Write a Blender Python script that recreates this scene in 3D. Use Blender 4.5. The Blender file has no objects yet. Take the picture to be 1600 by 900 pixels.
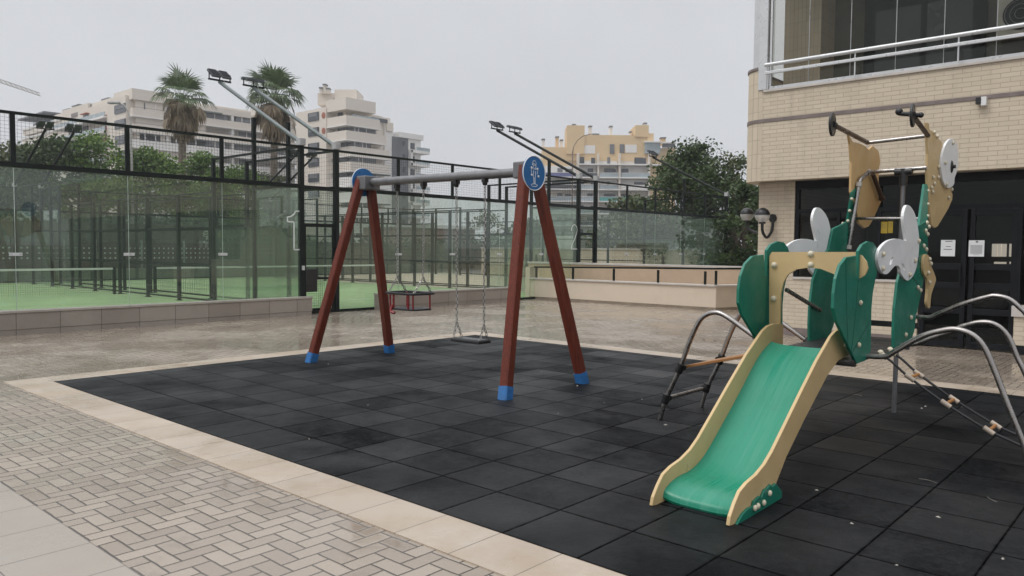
import bpy, math, random
from mathutils import Vector as V, Matrix
from mathutils.geometry import tessellate_polygon
random.seed(11)
S = bpy.context.scene
COL = S.collection
R = math.radians

# ---------------------------------------------------------------- camera
F, YAW, PIT, ROL = 1216.606, R(-41.7615), R(-2.91822), R(-0.46848)
C = V((5.7593, -3.5257, 1.5304))
_f = V((math.sin(YAW)*math.cos(PIT), math.cos(YAW)*math.cos(PIT), math.sin(PIT)))
_r = V((math.cos(YAW), -math.sin(YAW), 0)); _d = _f.cross(_r)
RT = _r*math.cos(ROL)+_d*math.sin(ROL); DN = _d*math.cos(ROL)-_r*math.sin(ROL)
cd = bpy.data.cameras.new('camera'); cam = bpy.data.objects.new('camera', cd); COL.objects.link(cam)
m = Matrix((RT, -DN, -_f)).transposed().to_4x4(); m.translation = C
cam.matrix_world = m
cd.sensor_width = 36; cd.sensor_fit = 'HORIZONTAL'; cd.lens = F/1600*36; cd.clip_end = 3000; cd.clip_start = .05
S.camera = cam
# measured points: where the line of sight through photo point (u, v) meets a world plane
def ray(u, v): return RT*((u-800)/F)+DN*((v-450)/F)+_f
def Xp(u, v, x): d = ray(u, v); return C+d*((x-C.x)/d.x)
def Yp(u, v, y): d = ray(u, v); return C+d*((y-C.y)/d.y)
def Zp(u, v, z=0): d = ray(u, v); return C+d*((z-C.z)/d.z)
def Dp(u, v, t): return C+ray(u, v)*t

# ---------------------------------------------------------------- mesh builder
class MB:
    def __init__(s): s.v = []; s.f = []
    def add(s, vs, fs):
        o = len(s.v); s.v += [tuple(a) for a in vs]; s.f += [tuple(o+i for i in f) for f in fs]; return s
    def hexa(s, b, t):
        return s.add(list(b)+list(t), [(3,2,1,0),(4,5,6,7),(0,1,5,4),(1,2,6,5),(2,3,7,6),(3,0,4,7)])
    def box(s, x0, y0, z0, x1, y1, z1):
        x0, x1 = min(x0,x1), max(x0,x1); y0, y1 = min(y0,y1), max(y0,y1); z0, z1 = min(z0,z1), max(z0,z1)
        return s.hexa([(x0,y0,z0),(x1,y0,z0),(x1,y1,z0),(x0,y1,z0)], [(x0,y0,z1),(x1,y0,z1),(x1,y1,z1),(x0,y1,z1)])
    def obox(s, c, a, b, d):
        c, a, b, d = V(c), V(a), V(b), V(d)
        return s.hexa([c-a-b-d, c+a-b-d, c+a+b-d, c-a+b-d], [c-a-b+d, c+a-b+d, c+a+b+d, c-a+b+d])
    def bar(s, p, q, w, h, up=(0,0,1)):           # rectangular bar from p to q
        p, q = V(p), V(q); d = (q-p); u = V(up)
        if abs(d.normalized().dot(u)) > .98: u = V((1,0,0))
        a = d.cross(u).normalized(); b = a.cross(d).normalized()
        return s.obox((p+q)/2, d/2, a*w/2, b*h/2)
    def tube(s, pts, r, n=10, caps=True):
        pts = [V(p) for p in pts]; k = len(pts)
        rs = r if isinstance(r, (list, tuple)) else [r]*k
        vs = []; prev = None
        for i, p in enumerate(pts):
            t = (pts[min(i+1,k-1)]-pts[max(i-1,0)])
            t = t.normalized() if t.length > 1e-9 else V((0,0,1))
            if prev is None:
                u = V((0,0,1)) if abs(t.z) < .9 else V((1,0,0))
                a = t.cross(u).normalized()
            else:
                a = (prev-t*prev.dot(t)).normalized()
            prev = a; b = t.cross(a)
            for j in range(n):
                an = 2*math.pi*j/n
                vs.append(p+(a*math.cos(an)+b*math.sin(an))*rs[i])
        fs = []
        for i in range(k-1):
            for j in range(n):
                fs.append((i*n+j, i*n+(j+1)%n, (i+1)*n+(j+1)%n, (i+1)*n+j))
        if caps: fs.append(tuple(reversed(range(n)))); fs.append(tuple((k-1)*n+j for j in range(n)))
        return s.add(vs, fs)
    def prism(s, loop, off, holes=()):             # planar outline given a real thickness
        loops = [[V(p) for p in loop]]+[[V(p) for p in h] for h in holes]; off = V(off)
        flat = [p for l in loops for p in l]; n = len(flat)
        vs = flat+[p+off for p in flat]; fs = []
        for t in tessellate_polygon(loops):
            fs.append(tuple(t)); fs.append(tuple(reversed([i+n for i in t])))
        o = 0
        for l in loops:
            k = len(l)
            for i in range(k): a, b = o+i, o+(i+1) % k; fs.append((a, b, b+n, a+n))
            o += k
        return s.add(vs, fs)
    def cyl(s, c, ax, r, h, n=24): ax = V(ax).normalized(); return s.tube([V(c)-ax*h/2, V(c)+ax*h/2], r, n)
    def ball(s, c, r, n=10, m=6, sx=(1,1,1), t0=0, t1=math.pi):
        c = V(c); vs = []; fs = []
        for i in range(m+1):
            t = t0+(t1-t0)*i/m
            for j in range(n):
                p = 2*math.pi*j/n
                vs.append(c+V((math.sin(t)*math.cos(p)*r*sx[0], math.sin(t)*math.sin(p)*r*sx[1], math.cos(t)*r*sx[2])))
        for i in range(m):
            for j in range(n): fs.append((i*n+j, (i+1)*n+j, (i+1)*n+(j+1) % n, i*n+(j+1) % n))
        return s.add(vs, fs)
    def build(s, name, mat, parent=None, smooth=False, bevel=0, fix=True):
        me = bpy.data.meshes.new(name)
        o = V((0,0,0)) if parent is None else V(parent.get('_o', (0,0,0)))
        me.from_pydata([V(a)-o for a in s.v], [], s.f)
        if fix:
            import bmesh
            bm = bmesh.new(); bm.from_mesh(me); bmesh.ops.recalc_face_normals(bm, faces=bm.faces); bm.to_mesh(me); bm.free()
        if smooth:
            me.shade_smooth(); me.set_sharp_from_angle(angle=R(38))
        me.materials.append(mat)
        ob = bpy.data.objects.new(name, me); COL.objects.link(ob)
        if parent is not None: ob.parent = parent; ob['_o'] = tuple(o)
        if bevel:
            b = ob.modifiers.new('bevel', 'BEVEL'); b.width = bevel; b.segments = 2; b.limit_method = 'ANGLE'; b.angle_limit = R(40)
        return ob

def tag(o, label, cat, group=None):
    o['label'] = label; o['category'] = cat
    if group: o['group'] = group
    return o
def thing(name, label, cat, loc=(0,0,0), group=None):
    o = bpy.data.objects.new(name, None); COL.objects.link(o); o.location = loc; o['_o'] = tuple(loc); o.empty_display_size = .2
    return tag(o, label, cat, group)
def struct(o, kind='structure'): o['kind'] = kind; return o
def dup(root, delta, label=None, rz=0):
    c = root.copy(); COL.objects.link(c); c.location = V(root.location)+V(delta); c.rotation_euler.z += rz
    if label: c['label'] = label
    def kids(a, b):
        for ch in list(a.children):
            d = ch.copy(); COL.objects.link(d); d.parent = b; kids(ch, d)
    kids(root, c)
    return c
def smooth_path(pts, n=6):                          # Catmull-Rom
    pts = [V(p) for p in pts]; P = [pts[0]*2-pts[1]]+pts+[pts[-1]*2-pts[-2]]; out = []
    for i in range(1, len(P)-2):
        a, b, c, d = P[i-1:i+3]
        for k in range(n):
            t = k/n
            out.append(.5*((2*b)+(c-a)*t+(2*a-5*b+4*c-d)*t*t+(3*b-a-3*c+d)*t**3))
    out.append(pts[-1]); return out
def closed(pts, n=4):
    pts = [V(p) for p in pts]; k = len(pts); out = []
    for i in range(k):
        a, b, c, d = pts[i-1], pts[i], pts[(i+1) % k], pts[(i+2) % k]
        for j in range(n):
            t = j/n; out.append(.5*((2*b)+(c-a)*t+(2*a-5*b+4*c-d)*t*t+(3*b-a-3*c+d)*t**3))
    return out

# ---------------------------------------------------------------- materials
class NT:
    def __init__(s, m): s.t = m.node_tree; s.n = s.t.nodes; s.l = s.t.links
    def node(s, typ, **kw):
        n = s.n.new(typ)
        for k, v in kw.items(): setattr(n, k, v)
        return n
    def put(s, sock, v):
        if isinstance(v, bpy.types.NodeSocket): s.l.new(v, sock)
        else: sock.default_value = v
    def m(s, op, a, b=0., c=0.):
        n = s.node('ShaderNodeMath', operation=op)
        s.put(n.inputs[0], a); s.put(n.inputs[1], b); s.put(n.inputs[2], c); return n.outputs[0]
    def noise(s, vec, scale, detail=4, rough=.55, w=None):
        n = s.node('ShaderNodeTexNoise'); s.put(n.inputs['Scale'], scale); n.inputs['Detail'].default_value = detail; n.inputs['Roughness'].default_value = rough
        if vec is not None: s.l.new(vec, n.inputs['Vector'])
        return n.outputs['Fac']
    def ramp(s, fac, lo, hi, a=0., b=1.):
        n = s.node('ShaderNodeMapRange'); s.put(n.inputs[0], fac); n.inputs[1].default_value = lo; n.inputs[2].default_value = hi
        s.put(n.inputs[3], a); s.put(n.inputs[4], b); return n.outputs[0]
    def mix(s, fac, a, b, typ='MIX'):
        n = s.node('ShaderNodeMix', data_type='RGBA', blend_type=typ); s.put(n.inputs[0], fac); s.put(n.inputs[6], a); s.put(n.inputs[7], b); return n.outputs[2]
    def bump(s, h, strength=.3, dist=.01):
        n = s.node('ShaderNodeBump'); n.inputs['Strength'].default_value = strength; n.inputs['Distance'].default_value = dist; s.l.new(h, n.inputs['Height']); return n.outputs[0]
    def xyz(s, v):
        n = s.node('ShaderNodeSeparateXYZ'); s.l.new(v, n.inputs[0]); return n.outputs
    def comb(s, x, y, z=0.):
        n = s.node('ShaderNodeCombineXYZ'); s.put(n.inputs[0], x); s.put(n.inputs[1], y); s.put(n.inputs[2], z); return n.outputs[0]
def rgb(c): return (c[0], c[1], c[2], 1)
def newmat(name):
    m = bpy.data.materials.new(name); m.use_nodes = True; t = NT(m); b = t.n['Principled BSDF']
    tc = t.node('ShaderNodeTexCoord').outputs['Object']
    return m, t, b, tc
def mul(c, k): return tuple(min(1, x*k) for x in c)
def M(name, col, rough=.5, metal=0, var=.18, scale=4, bump=0, bscale=60, dirt=None, dirtamt=.35, spec=.5, island=0, rvar=.15):
    m, t, b, tc = newmat(name)
    n1 = t.noise(tc, scale, 5)
    c = t.mix(t.ramp(n1, .3, .7), rgb(mul(col, 1-var)), rgb(mul(col, 1+var)))
    if dirt:
        n2 = t.noise(tc, scale*.45+.7, 7, .7); c = t.mix(t.ramp(n2, .48, .8, 0, dirtamt), c, rgb(dirt))
    if island:
        g = t.node('ShaderNodeNewGeometry').outputs['Random Per Island']
        c = t.mix(1., c, t.comb_col(g, island), 'MULTIPLY') if False else t.mix(t.ramp(g, 0, 1, 0, island), c, rgb(mul(col, .35)))
    t.l.new(c, b.inputs['Base Color'])
    t.put(b.inputs['Roughness'], t.ramp(t.noise(tc, scale*2.3, 4), .3, .7, max(.03, rough-rvar), min(1, rough+rvar)))
    b.inputs['Metallic'].default_value = metal; b.inputs['Specular IOR Level'].default_value = spec
    if bump: t.l.new(t.bump(t.noise(tc, bscale, 3), bump, .004), b.inputs['Normal'])
    return m
def leafmat(name, a, b2, dark=.4):
    m, t, b, tc = newmat(name)
    g = t.node('ShaderNodeNewGeometry').outputs['Random Per Island']
    c = t.mix(t.ramp(g, 0, 1), rgb(a), rgb(b2))
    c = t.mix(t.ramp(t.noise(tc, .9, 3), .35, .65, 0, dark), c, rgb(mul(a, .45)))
    t.l.new(c, b.inputs['Base Color']); b.inputs['Roughness'].default_value = .5; b.inputs['Specular IOR Level'].default_value = .35
    tr = t.node('ShaderNodeBsdfTranslucent'); t.l.new(c, tr.inputs[0])
    mx = t.node('ShaderNodeMixShader'); mx.inputs[0].default_value = .25
    t.l.new(b.outputs[0], mx.inputs[1]); t.l.new(tr.outputs[0], mx.inputs[2]); t.l.new(mx.outputs[0], t.n['Material Output'].inputs[0])
    return m
def glassmat(name, tint, refl=1.0, haze=.0, rough=.0, dcol=(.235,.295,.245)):
    m, t, b, tc = newmat(name); t.n.remove(b)
    tr = t.node('ShaderNodeBsdfTransparent'); tr.inputs[0].default_value = rgb(tint)
    gl = t.node('ShaderNodeBsdfGlossy'); gl.inputs['Roughness'].default_value = rough; gl.inputs[0].default_value = (.92,.97,.94,1)
    df = t.node('ShaderNodeBsdfDiffuse'); df.inputs[0].default_value = rgb(dcol)
    bf = t.node('ShaderNodeNewGeometry').outputs['Backfacing']   # a pane is entered and left at the same angle
    fr = t.node('ShaderNodeFresnel'); t.put(fr.inputs[0], t.ramp(bf, 0, 1, 1.5, 1/1.5))
    fac = t.m('MINIMUM', t.m('MULTIPLY', fr.outputs[0], refl), 1.)
    m1 = t.node('ShaderNodeMixShader'); t.l.new(fac, m1.inputs[0]); t.l.new(tr.outputs[0], m1.inputs[1]); t.l.new(gl.outputs[0], m1.inputs[2])
    m2 = t.node('ShaderNodeMixShader')
    t.put(m2.inputs[0], t.ramp(t.noise(tc, 1.3, 5), .3, .8, haze*.5, haze*1.5))
    t.l.new(m1.outputs[0], m2.inputs[1]); t.l.new(df.outputs[0], m2.inputs[2])
    t.l.new(m2.outputs[0], t.n['Material Output'].inputs[0])
    return m
def brickmat(name, c1, c2, mortar, bw, bh, axis='x', stack=False):
    m, t, b, tc = newmat(name)
    x, y, z = t.xyz(tc)
    h = {'x': x, 'y': y, 'sum': t.m('ADD', x, y)}[axis]
    n = t.node('ShaderNodeTexBrick'); n.offset = 0 if stack else .5
    t.l.new(t.comb(h, z), n.inputs['Vector'])
    n.inputs['Color1'].default_value = rgb(c1); n.inputs['Color2'].default_value = rgb(c2); n.inputs['Mortar'].default_value = rgb(mortar)
    n.inputs['Scale'].default_value = 1; n.inputs['Brick Width'].default_value = bw; n.inputs['Row Height'].default_value = bh; n.inputs['Mortar Size'].default_value = .005
    n.inputs['Mortar Smooth'].default_value = .2
    c = t.mix(t.ramp(t.noise(tc, 1.1, 6, .65), .35, .75, 0, .25), n.outputs['Color'], rgb(mul(c1, .72)))
    st = t.noise(t.comb(t.m('MULTIPLY', h, 5.), t.m('MULTIPLY', z, .6)), 1, 4); c = t.mix(t.ramp(st, .52, .8, 0, .3), c, rgb(mul(c1, .55)))
    t.l.new(c, b.inputs['Base Color']); b.inputs['Roughness'].default_value = .75
    t.l.new(t.bump(t.m('SUBTRACT', 1., n.outputs['Fac']), .6, .006), b.inputs['Normal'])
    return m

mt = {}
mt['green'] = M('green_board', (.003,.15,.098), .42, var=.1, scale=3, dirt=(.05,.12,.08), dirtamt=.25)
mt['chute'] = M('green_chute', (.010,.235,.145), .3, var=.06, scale=2, dirt=(.06,.2,.13), dirtamt=.25, rvar=.1)
def chute_mat():
    m, t, b, tc = newmat('green_chute'); x, y, z = t.xyz(tc)
    c = t.mix(t.ramp(t.noise(tc, 2, 5), .3, .7), (.005,.195,.115,1), (.008,.235,.14,1))
    sc = t.noise(t.comb(t.m('MULTIPLY', x, 38.), t.m('MULTIPLY', y, 1.1), z), 1, 5, .65)
    cen = t.ramp(t.m('ABSOLUTE', x), .05, .22, 1, .15)
    c = t.mix(t.m('MULTIPLY', t.ramp(sc, .5, .72, 0, .42), cen), c, (.12,.33,.24,1))
    c = t.mix(t.ramp(t.noise(tc, 7, 6, .7), .6, .75, 0, .3), c, (.03,.1,.07,1))
    t.l.new(c, b.inputs['Base Color']); t.put(b.inputs['Roughness'], t.ramp(sc, .35, .7, .24, .44)); return m
def wood_mat():
    m, t, b, tc = newmat('red_wood'); x, y, z = t.xyz(tc)
    g = t.noise(t.comb(t.m('MULTIPLY', x, 55.), t.m('MULTIPLY', t.m('ADD', y, t.m('MULTIPLY', z, .27)), 55.), t.m('MULTIPLY', z, 2.2)), 1, 5, .6)
    c = t.mix(t.ramp(g, .3, .7), (.075,.013,.007,1), (.165,.031,.014,1))
    c = t.mix(t.ramp(g, .66, .8, 0, .55), c, (.32,.13,.07,1))
    c = t.mix(t.ramp(t.noise(tc, 1.8, 5, .65), .5, .72, 0, .5), c, (.08,.016,.010,1))
    t.l.new(c, b.inputs['Base Color']); t.put(b.inputs['Roughness'], t.ramp(g, .3, .7, .38, .6)); b.inputs['Specular IOR Level'].default_value = .32
    t.l.new(t.bump(g, .35, .003), b.inputs['Normal']); return m
mt['chute'] = chute_mat(); mt['wood2'] = wood_mat()
mt['tan'] = M('tan_board', (.55,.40,.20), .42, var=.07, scale=3, dirt=(.3,.2,.1), dirtamt=.25)
mt['rusty'] = M('tan_board_rust', (.54,.36,.165), .45, var=.08, scale=2, dirt=(.3,.14,.04), dirtamt=.55)
mt['white'] = M('white_board', (.74,.745,.74), .4, var=.03, dirt=(.55,.54,.5), dirtamt=.2)
mt['cap'] = M('cream_cap', (.62,.56,.42), .4, var=.05)
mt['wood'] = M('red_wood', (.165,.03,.014), .5, var=.25, scale=6, spec=.3)
mt['blue'] = M('blue_plastic', (.024,.14,.37), .45, var=.12, scale=9, dirt=(.05,.09,.16), dirtamt=.4)
mt['bluedisc'] = M('blue_disc', (.014,.125,.33), .4, var=.06, dirt=(.03,.08,.15))
mt['galv'] = M('galvanised_steel', (.2,.2,.205), .45, .7, var=.12, scale=7)
mt['steel'] = M('steel_tube', (.36,.34,.325), .3, .95, var=.15, scale=8, dirt=(.17,.14,.12), dirtamt=.3)
mt['chain'] = M('chain_steel', (.28,.27,.25), .4, .9, var=.2)
mt['black'] = M('black_plastic', (.012,.012,.013), .4, var=.2)
mt['rubber'] = M('black_rubber', (.015,.015,.016), .6, var=.2, bump=.3)
mt['red'] = M('red_plastic', (.2,.009,.012), .35, var=.1)
mt['plank'] = M('orange_plank', (.34,.15,.045), .45, var=.15, dirt=(.12,.05,.02))
mt['cage'] = M('dark_green_paint', (.006,.0095,.0085), .5, var=.25, scale=5, spec=.22)
mt['wire'] = M('mesh_wire', (.012,.016,.015), .6, var=.1, spec=.2)
mt['net'] = M('net_cord', (.03,.035,.03), .8)
mt['tape'] = M('white_tape', (.7,.7,.68), .6, var=.06)
mt['vinyl'] = M('white_vinyl', (.72,.75,.72), .5, var=.05)
mt['cream'] = M('cream_render', (.68,.575,.465), .8, var=.07, scale=1.3, bump=.15, dirt=(.36,.29,.21), dirtamt=.35)
mt['peach'] = M('peach_render', (.56,.42,.30), .8, var=.08, scale=1.5, dirt=(.33,.25,.18))
mt['alu'] = M('white_aluminium', (.6,.61,.62), .35, .3, var=.05)
mt['sill'] = M('pale_stone_sill', (.55,.51,.47), .55, var=.08)
mt['band'] = M('brown_stone_band', (.19,.155,.145), .5, var=.22, scale=5)
mt['dframe'] = M('black_door_frame', (.008,.009,.011), .45, var=.2, spec=.2)
mt['darkin'] = M('dark_interior', (.035,.033,.03), .8, var=.3, scale=1)
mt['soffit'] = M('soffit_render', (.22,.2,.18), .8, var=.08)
mt['paper'] = M('paper_sheet', (.68,.7,.7), .7, var=.03)
mt['ink'] = M('grey_ink', (.12,.12,.13), .7)
mt['yellow'] = M('yellow_sheet', (.36,.25,.02), .6, var=.06)
mt['glass'] = glassmat('padel_glass', (.89,.925,.89), 1.25, .105)  # green-grey diffuse veil in the panes paints in reflected sky and surroundings
mt['bglass'] = glassmat('balcony_glass', (.84,.84,.815), .42, .008, dcol=(.3,.3,.29))
mt['dglass'] = glassmat('door_glass', (.62,.62,.62), .4, .003)
mt['globe'] = glassmat('lamp_globe', (.9,.9,.9), 1.2, .36, dcol=(.8,.79,.77))
mt['turf'] = M('green_turf', (.25,.355,.17), .85, var=.08, scale=.5, bump=.4, bscale=40)
mt['bcream'] = M('block_cream', (.66,.60,.525), .8, var=.05, scale=.12)
mt['bwhite'] = M('block_white', (.73,.71,.68), .8, var=.05, scale=.12)
mt['bbeige'] = M('block_beige', (.66,.485,.28), .8, var=.05, scale=.1)
mt['bgrey'] = M('block_grey', (.13,.135,.145), .7, var=.08, scale=.15)
mt['bshade'] = M('block_shutter', (.14,.145,.155), .5, var=.15, scale=.3)
mt['bwin'] = M('block_window', (.05,.057,.065), .18, var=.3, scale=.4)
mt['bglz'] = M('block_balustrade', (.34,.40,.42), .25, var=.2, scale=.3)
mt['bgreen'] = M('awning_cloth', (.09,.11,.10), .8, var=.1, scale=.3)
mt['bteal'] = M('block_teal_glass', (.08,.34,.31), .25, var=.15, scale=.3)
mt['bblue'] = M('block_blue_glass', (.11,.12,.27), .3, var=.15, scale=.3)
mt['terra'] = M('terracotta_render', (.33,.12,.07), .8, var=.1, scale=.3)
mt['maroon'] = M('maroon_panel', (.07,.015,.017), .5, var=.12)
mt['lampgrey'] = M('lamp_grey', (.4,.4,.4), .5, .3)
mt['lens'] = M('floodlight_lens', (.06,.065,.07), .45, var=.2, spec=.2)
mt['bark'] = M('bark', (.12,.095,.07), .9, var=.3, scale=5, bump=.6, bscale=25)
mt['palmtrunk'] = M('palm_trunk', (.19,.155,.12), .9, var=.35, scale=8, bump=.8, bscale=20)
mt['leafA'] = leafmat('leaf_mid_green', (.07,.145,.033), (.23,.33,.085))
mt['leafB'] = leafmat('leaf_dark_green', (.036,.066,.024), (.11,.155,.055))
mt['leafC'] = leafmat('leaf_olive', (.06,.09,.036), (.18,.2,.085))
mt['leafD'] = leafmat('leaf_hedge', (.018,.03,.014), (.05,.07,.03))
mt['palmleaf'] = leafmat('palm_green', (.07,.115,.045), (.16,.21,.10), .15)
mt['palmdead'] = leafmat('palm_dead', (.17,.125,.08), (.40,.32,.22), .25)
mt['sleeve'] = M('cream_sleeve', (.42,.35,.28), .5)
mt['groove'] = M('routed_groove', (.004,.07,.045), .6)
mt['twig'] = M('twig', (.2,.19,.17), .8)
mt['fleck'] = M('pale_fleck', (.36,.34,.30), .8)
mt['asphalt'] = M('far_ground', (.14,.13,.12), .9, var=.2, scale=.1)
brX = brickmat('cream_brick', (.575,.49,.375), (.63,.54,.42), (.44,.37,.285), .25, .0705)
brP = brickmat('cream_brick_round', (.575,.49,.375), (.615,.525,.405), (.44,.37,.285), .075, .25, 'sum', True)

# ---- ground materials
def paver_mat():
    m, t, b, tc = newmat('herringbone_pavers')
    x, y, z = t.xyz(tc)
    s = 10.
    wob = t.m('MULTIPLY', t.m('SUBTRACT', t.noise(tc, 7, 3), .5), .13)
    X, Y = t.m('ADD', t.m('MULTIPLY', x, s), wob), t.m('ADD', t.m('MULTIPLY', t.m('ADD', y, .02), s), wob)
    i, j = t.m('FLOOR', X), t.m('FLOOR', Y); fx, fy = t.m('SUBTRACT', X, i), t.m('SUBTRACT', Y, j)
    k = t.m('FLOORED_MODULO', t.m('ADD', i, j), 4.)
    eq = lambda v: t.m('COMPARE', k, float(v), .1)
    k0, k1, k2, k3 = eq(0), eq(1), eq(2), eq(3)
    hor = t.m('ADD', k0, k1); ver = t.m('ADD', k2, k3)
    sx, sy = t.m('MINIMUM', fx, t.m('SUBTRACT', 1., fx)), t.m('MINIMUM', fy, t.m('SUBTRACT', 1., fy))
    def sel(*pairs):
        r = None
        for a, bb in pairs:
            q = t.m('MULTIPLY', a, bb); r = q if r is None else t.m('ADD', r, q)
        return r
    dx = sel((k0, fx), (k1, t.m('SUBTRACT', 1., fx)), (ver, sx)); dy = sel((hor, sy), (k2, fy), (k3, t.m('SUBTRACT', 1., fy)))
    d = t.m('MINIMUM', dx, dy)
    ii, jj = t.m('SUBTRACT', i, k1), t.m('SUBTRACT', j, k3)
    wn = t.node('ShaderNodeTexWhiteNoise', noise_dimensions='2D'); t.l.new(t.comb(ii, jj), wn.inputs['Vector']); w = wn.outputs['Value']
    c = t.mix(w, (.255,.205,.158,1), (.375,.312,.246,1))
    wet = t.noise(tc, .55, 4, .6)
    c = t.mix(t.ramp(t.noise(tc, 3, 6, .7), .35, .7, 0, .3), c, (.29,.245,.20,1))
    c = t.mix(t.ramp(t.noise(tc, 90, 2), .3, .7, 0, .22), c, (.24,.21,.18,1))
    c = t.mix(t.ramp(t.noise(tc, .9, 5, .6), .56, .72, 0, .5), c, (.33,.265,.19,1))
    c = t.mix(t.ramp(t.noise(tc, 1.7, 6, .62), .575, .66, 0, .4), c, (.17,.138,.10,1))
    joint = t.ramp(d, .035, .075)
    c = t.mix(joint, (.05,.041,.033,1), c)
    c = t.mix(t.ramp(wet, .45, .62, 0, .18), c, (.25,.21,.168,1))
    t.l.new(c, b.inputs['Base Color'])
    ro = t.ramp(wet, .38, .58, .38, .07)
    t.l.new(t.m('ADD', ro, t.m('MULTIPLY', t.m('SUBTRACT', 1., joint), .25)), b.inputs['Roughness'])
    b.inputs['Specular IOR Level'].default_value = .7
    h = t.m('MULTIPLY', t.ramp(wet, .4, .58, 1., .3), t.m('ADD', t.ramp(d, .0, .14), t.m('ADD', t.m('MULTIPLY', w, .22), t.m('MULTIPLY', t.noise(tc, 60, 3), .2))))
    t.l.new(t.bump(h, .3, .005), b.inputs['Normal'])
    return m
def mat_mat():
    m, t, b, tc = newmat('rubber_tiles')
    x, y, z = t.xyz(tc)
    X, Y = t.m('MULTIPLY', x, 2.), t.m('MULTIPLY', y, 2.)
    i, j = t.m('FLOOR', X), t.m('FLOOR', Y); fx, fy = t.m('SUBTRACT', X, i), t.m('SUBTRACT', Y, j)
    d = t.m('MINIMUM', t.m('MINIMUM', fx, t.m('SUBTRACT', 1., fx)), t.m('MINIMUM', fy, t.m('SUBTRACT', 1., fy)))
    wn = t.node('ShaderNodeTexWhiteNoise', noise_dimensions='2D'); t.l.new(t.comb(i, j), wn.inputs['Vector']); w = wn.outputs['Value']
    c = t.mix(t.m('POWER', w, 1.6), (.016,.017,.0188,1), (.0042,.0045,.0048,1))
    c = t.mix(t.ramp(t.noise(tc, 75, 4, .75), .38, .62, 0, .75), c, (.006,.0065,.007,1))
    c = t.mix(t.ramp(t.noise(tc, 1.2, 6, .65), .5, .75, 0, .35), c, (.04,.04,.04,1))
    c = t.mix(t.ramp(t.noise(tc, 26, 6, .8), .42, .66, 0, .5), c, (.034,.036,.039,1))
    c = t.mix(t.ramp(t.noise(tc, .42, 4, .6), .46, .6, 0, .6), c, (.0055,.006,.0065,1))
    jn = t.ramp(t.m('ADD', d, t.m('MULTIPLY', t.m('SUBTRACT', t.noise(tc, 14, 3), .4), .02)), .006, .026)
    c = t.mix(jn, t.mix(t.ramp(t.noise(tc, .7, 3), .4, .65), (.0015,.0015,.0017,1), (.005,.005,.0055,1)), c)
    t.l.new(c, b.inputs['Base Color'])
    t.put(b.inputs['Roughness'], t.m('ADD', t.ramp(t.noise(tc, .8, 4), .35, .65, .36, .52), t.m('MULTIPLY', w, .2)))
    t.put(b.inputs['Specular IOR Level'], t.m('MULTIPLY', jn, t.m('ADD', t.ramp(t.noise(tc, .6, 5, .65), .4, .62, .05, .24), t.m('MULTIPLY', w, -.04))))
    h = t.m('ADD', t.m('MULTIPLY', t.ramp(d, 0, .04), 1.4), t.m('MULTIPLY', t.noise(tc, 38, 6, .8), 2.2))
    t.l.new(t.bump(h, .55, .006), b.inputs['Normal'])
    return m
def slab_mat(name, col, L, W, ox, oy, wetcol, ang=False):
    m, t, b, tc = newmat(name)
    x, y, z = t.xyz(tc)
    X, Y = t.m('MULTIPLY', t.m('SUBTRACT', x, ox), 1/L), t.m('MULTIPLY', t.m('SUBTRACT', y, oy), 1/W)
    i, j = t.m('FLOOR', X), t.m('FLOOR', Y); fx, fy = t.m('SUBTRACT', X, i), t.m('SUBTRACT', Y, j)
    dx = t.m('MULTIPLY', t.m('MINIMUM', fx, t.m('SUBTRACT', 1., fx)), L); dy = t.m('MULTIPLY', t.m('MINIMUM', fy, t.m('SUBTRACT', 1., fy)), W)
    d = t.m('MINIMUM', dx, dy)
    wn = t.node('ShaderNodeTexWhiteNoise', noise_dimensions='2D'); t.l.new(t.comb(i, j), wn.inputs['Vector']); w = wn.outputs['Value']
    c = t.mix(w, rgb(mul(col, .92)), rgb(mul(col, 1.06)))
    c = t.mix(t.ramp(t.noise(tc, 220, 2), .35, .7, 0, .3), c, rgb(mul(col, .62)))
    c = t.mix(t.ramp(t.noise(tc, 1.6, 6, .65), 
        .44, .66, 0, .75), c, rgb(wetcol))
    jn = t.ramp(d, .0015, .004); c = t.mix(jn, rgb(mul(col, .3)), c)
    t.l.new(c, b.inputs['Base Color'])
    t.put(b.inputs['Roughness'], t.ramp(t.noise(tc, .9, 4), .4, .62, .5, .2))
    t.l.new(t.bump(t.m('ADD', jn, t.m('MULTIPLY', t.noise(tc, 150, 2), .15)), .3, .003), b.inputs['Normal'])
    return m
mt['paver'] = paver_mat(); mt['mat'] = mat_mat()
mt['kerbX'] = slab_mat('granite_kerb', (.45,.38,.305), .417, 3., 2.99-.417*20, -1., (.34,.26,.18))
mt['kerbY'] = slab_mat('granite_kerb_side', (.45,.38,.305), 3., .417, -5., -.88, (.34,.26,.18))
mt['slab'] = slab_mat('granite_slab', (.335,.295,.25), .425, .425, 1.115, -2.03, (.33,.3,.26))
mt['wallgran'] = None

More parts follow.
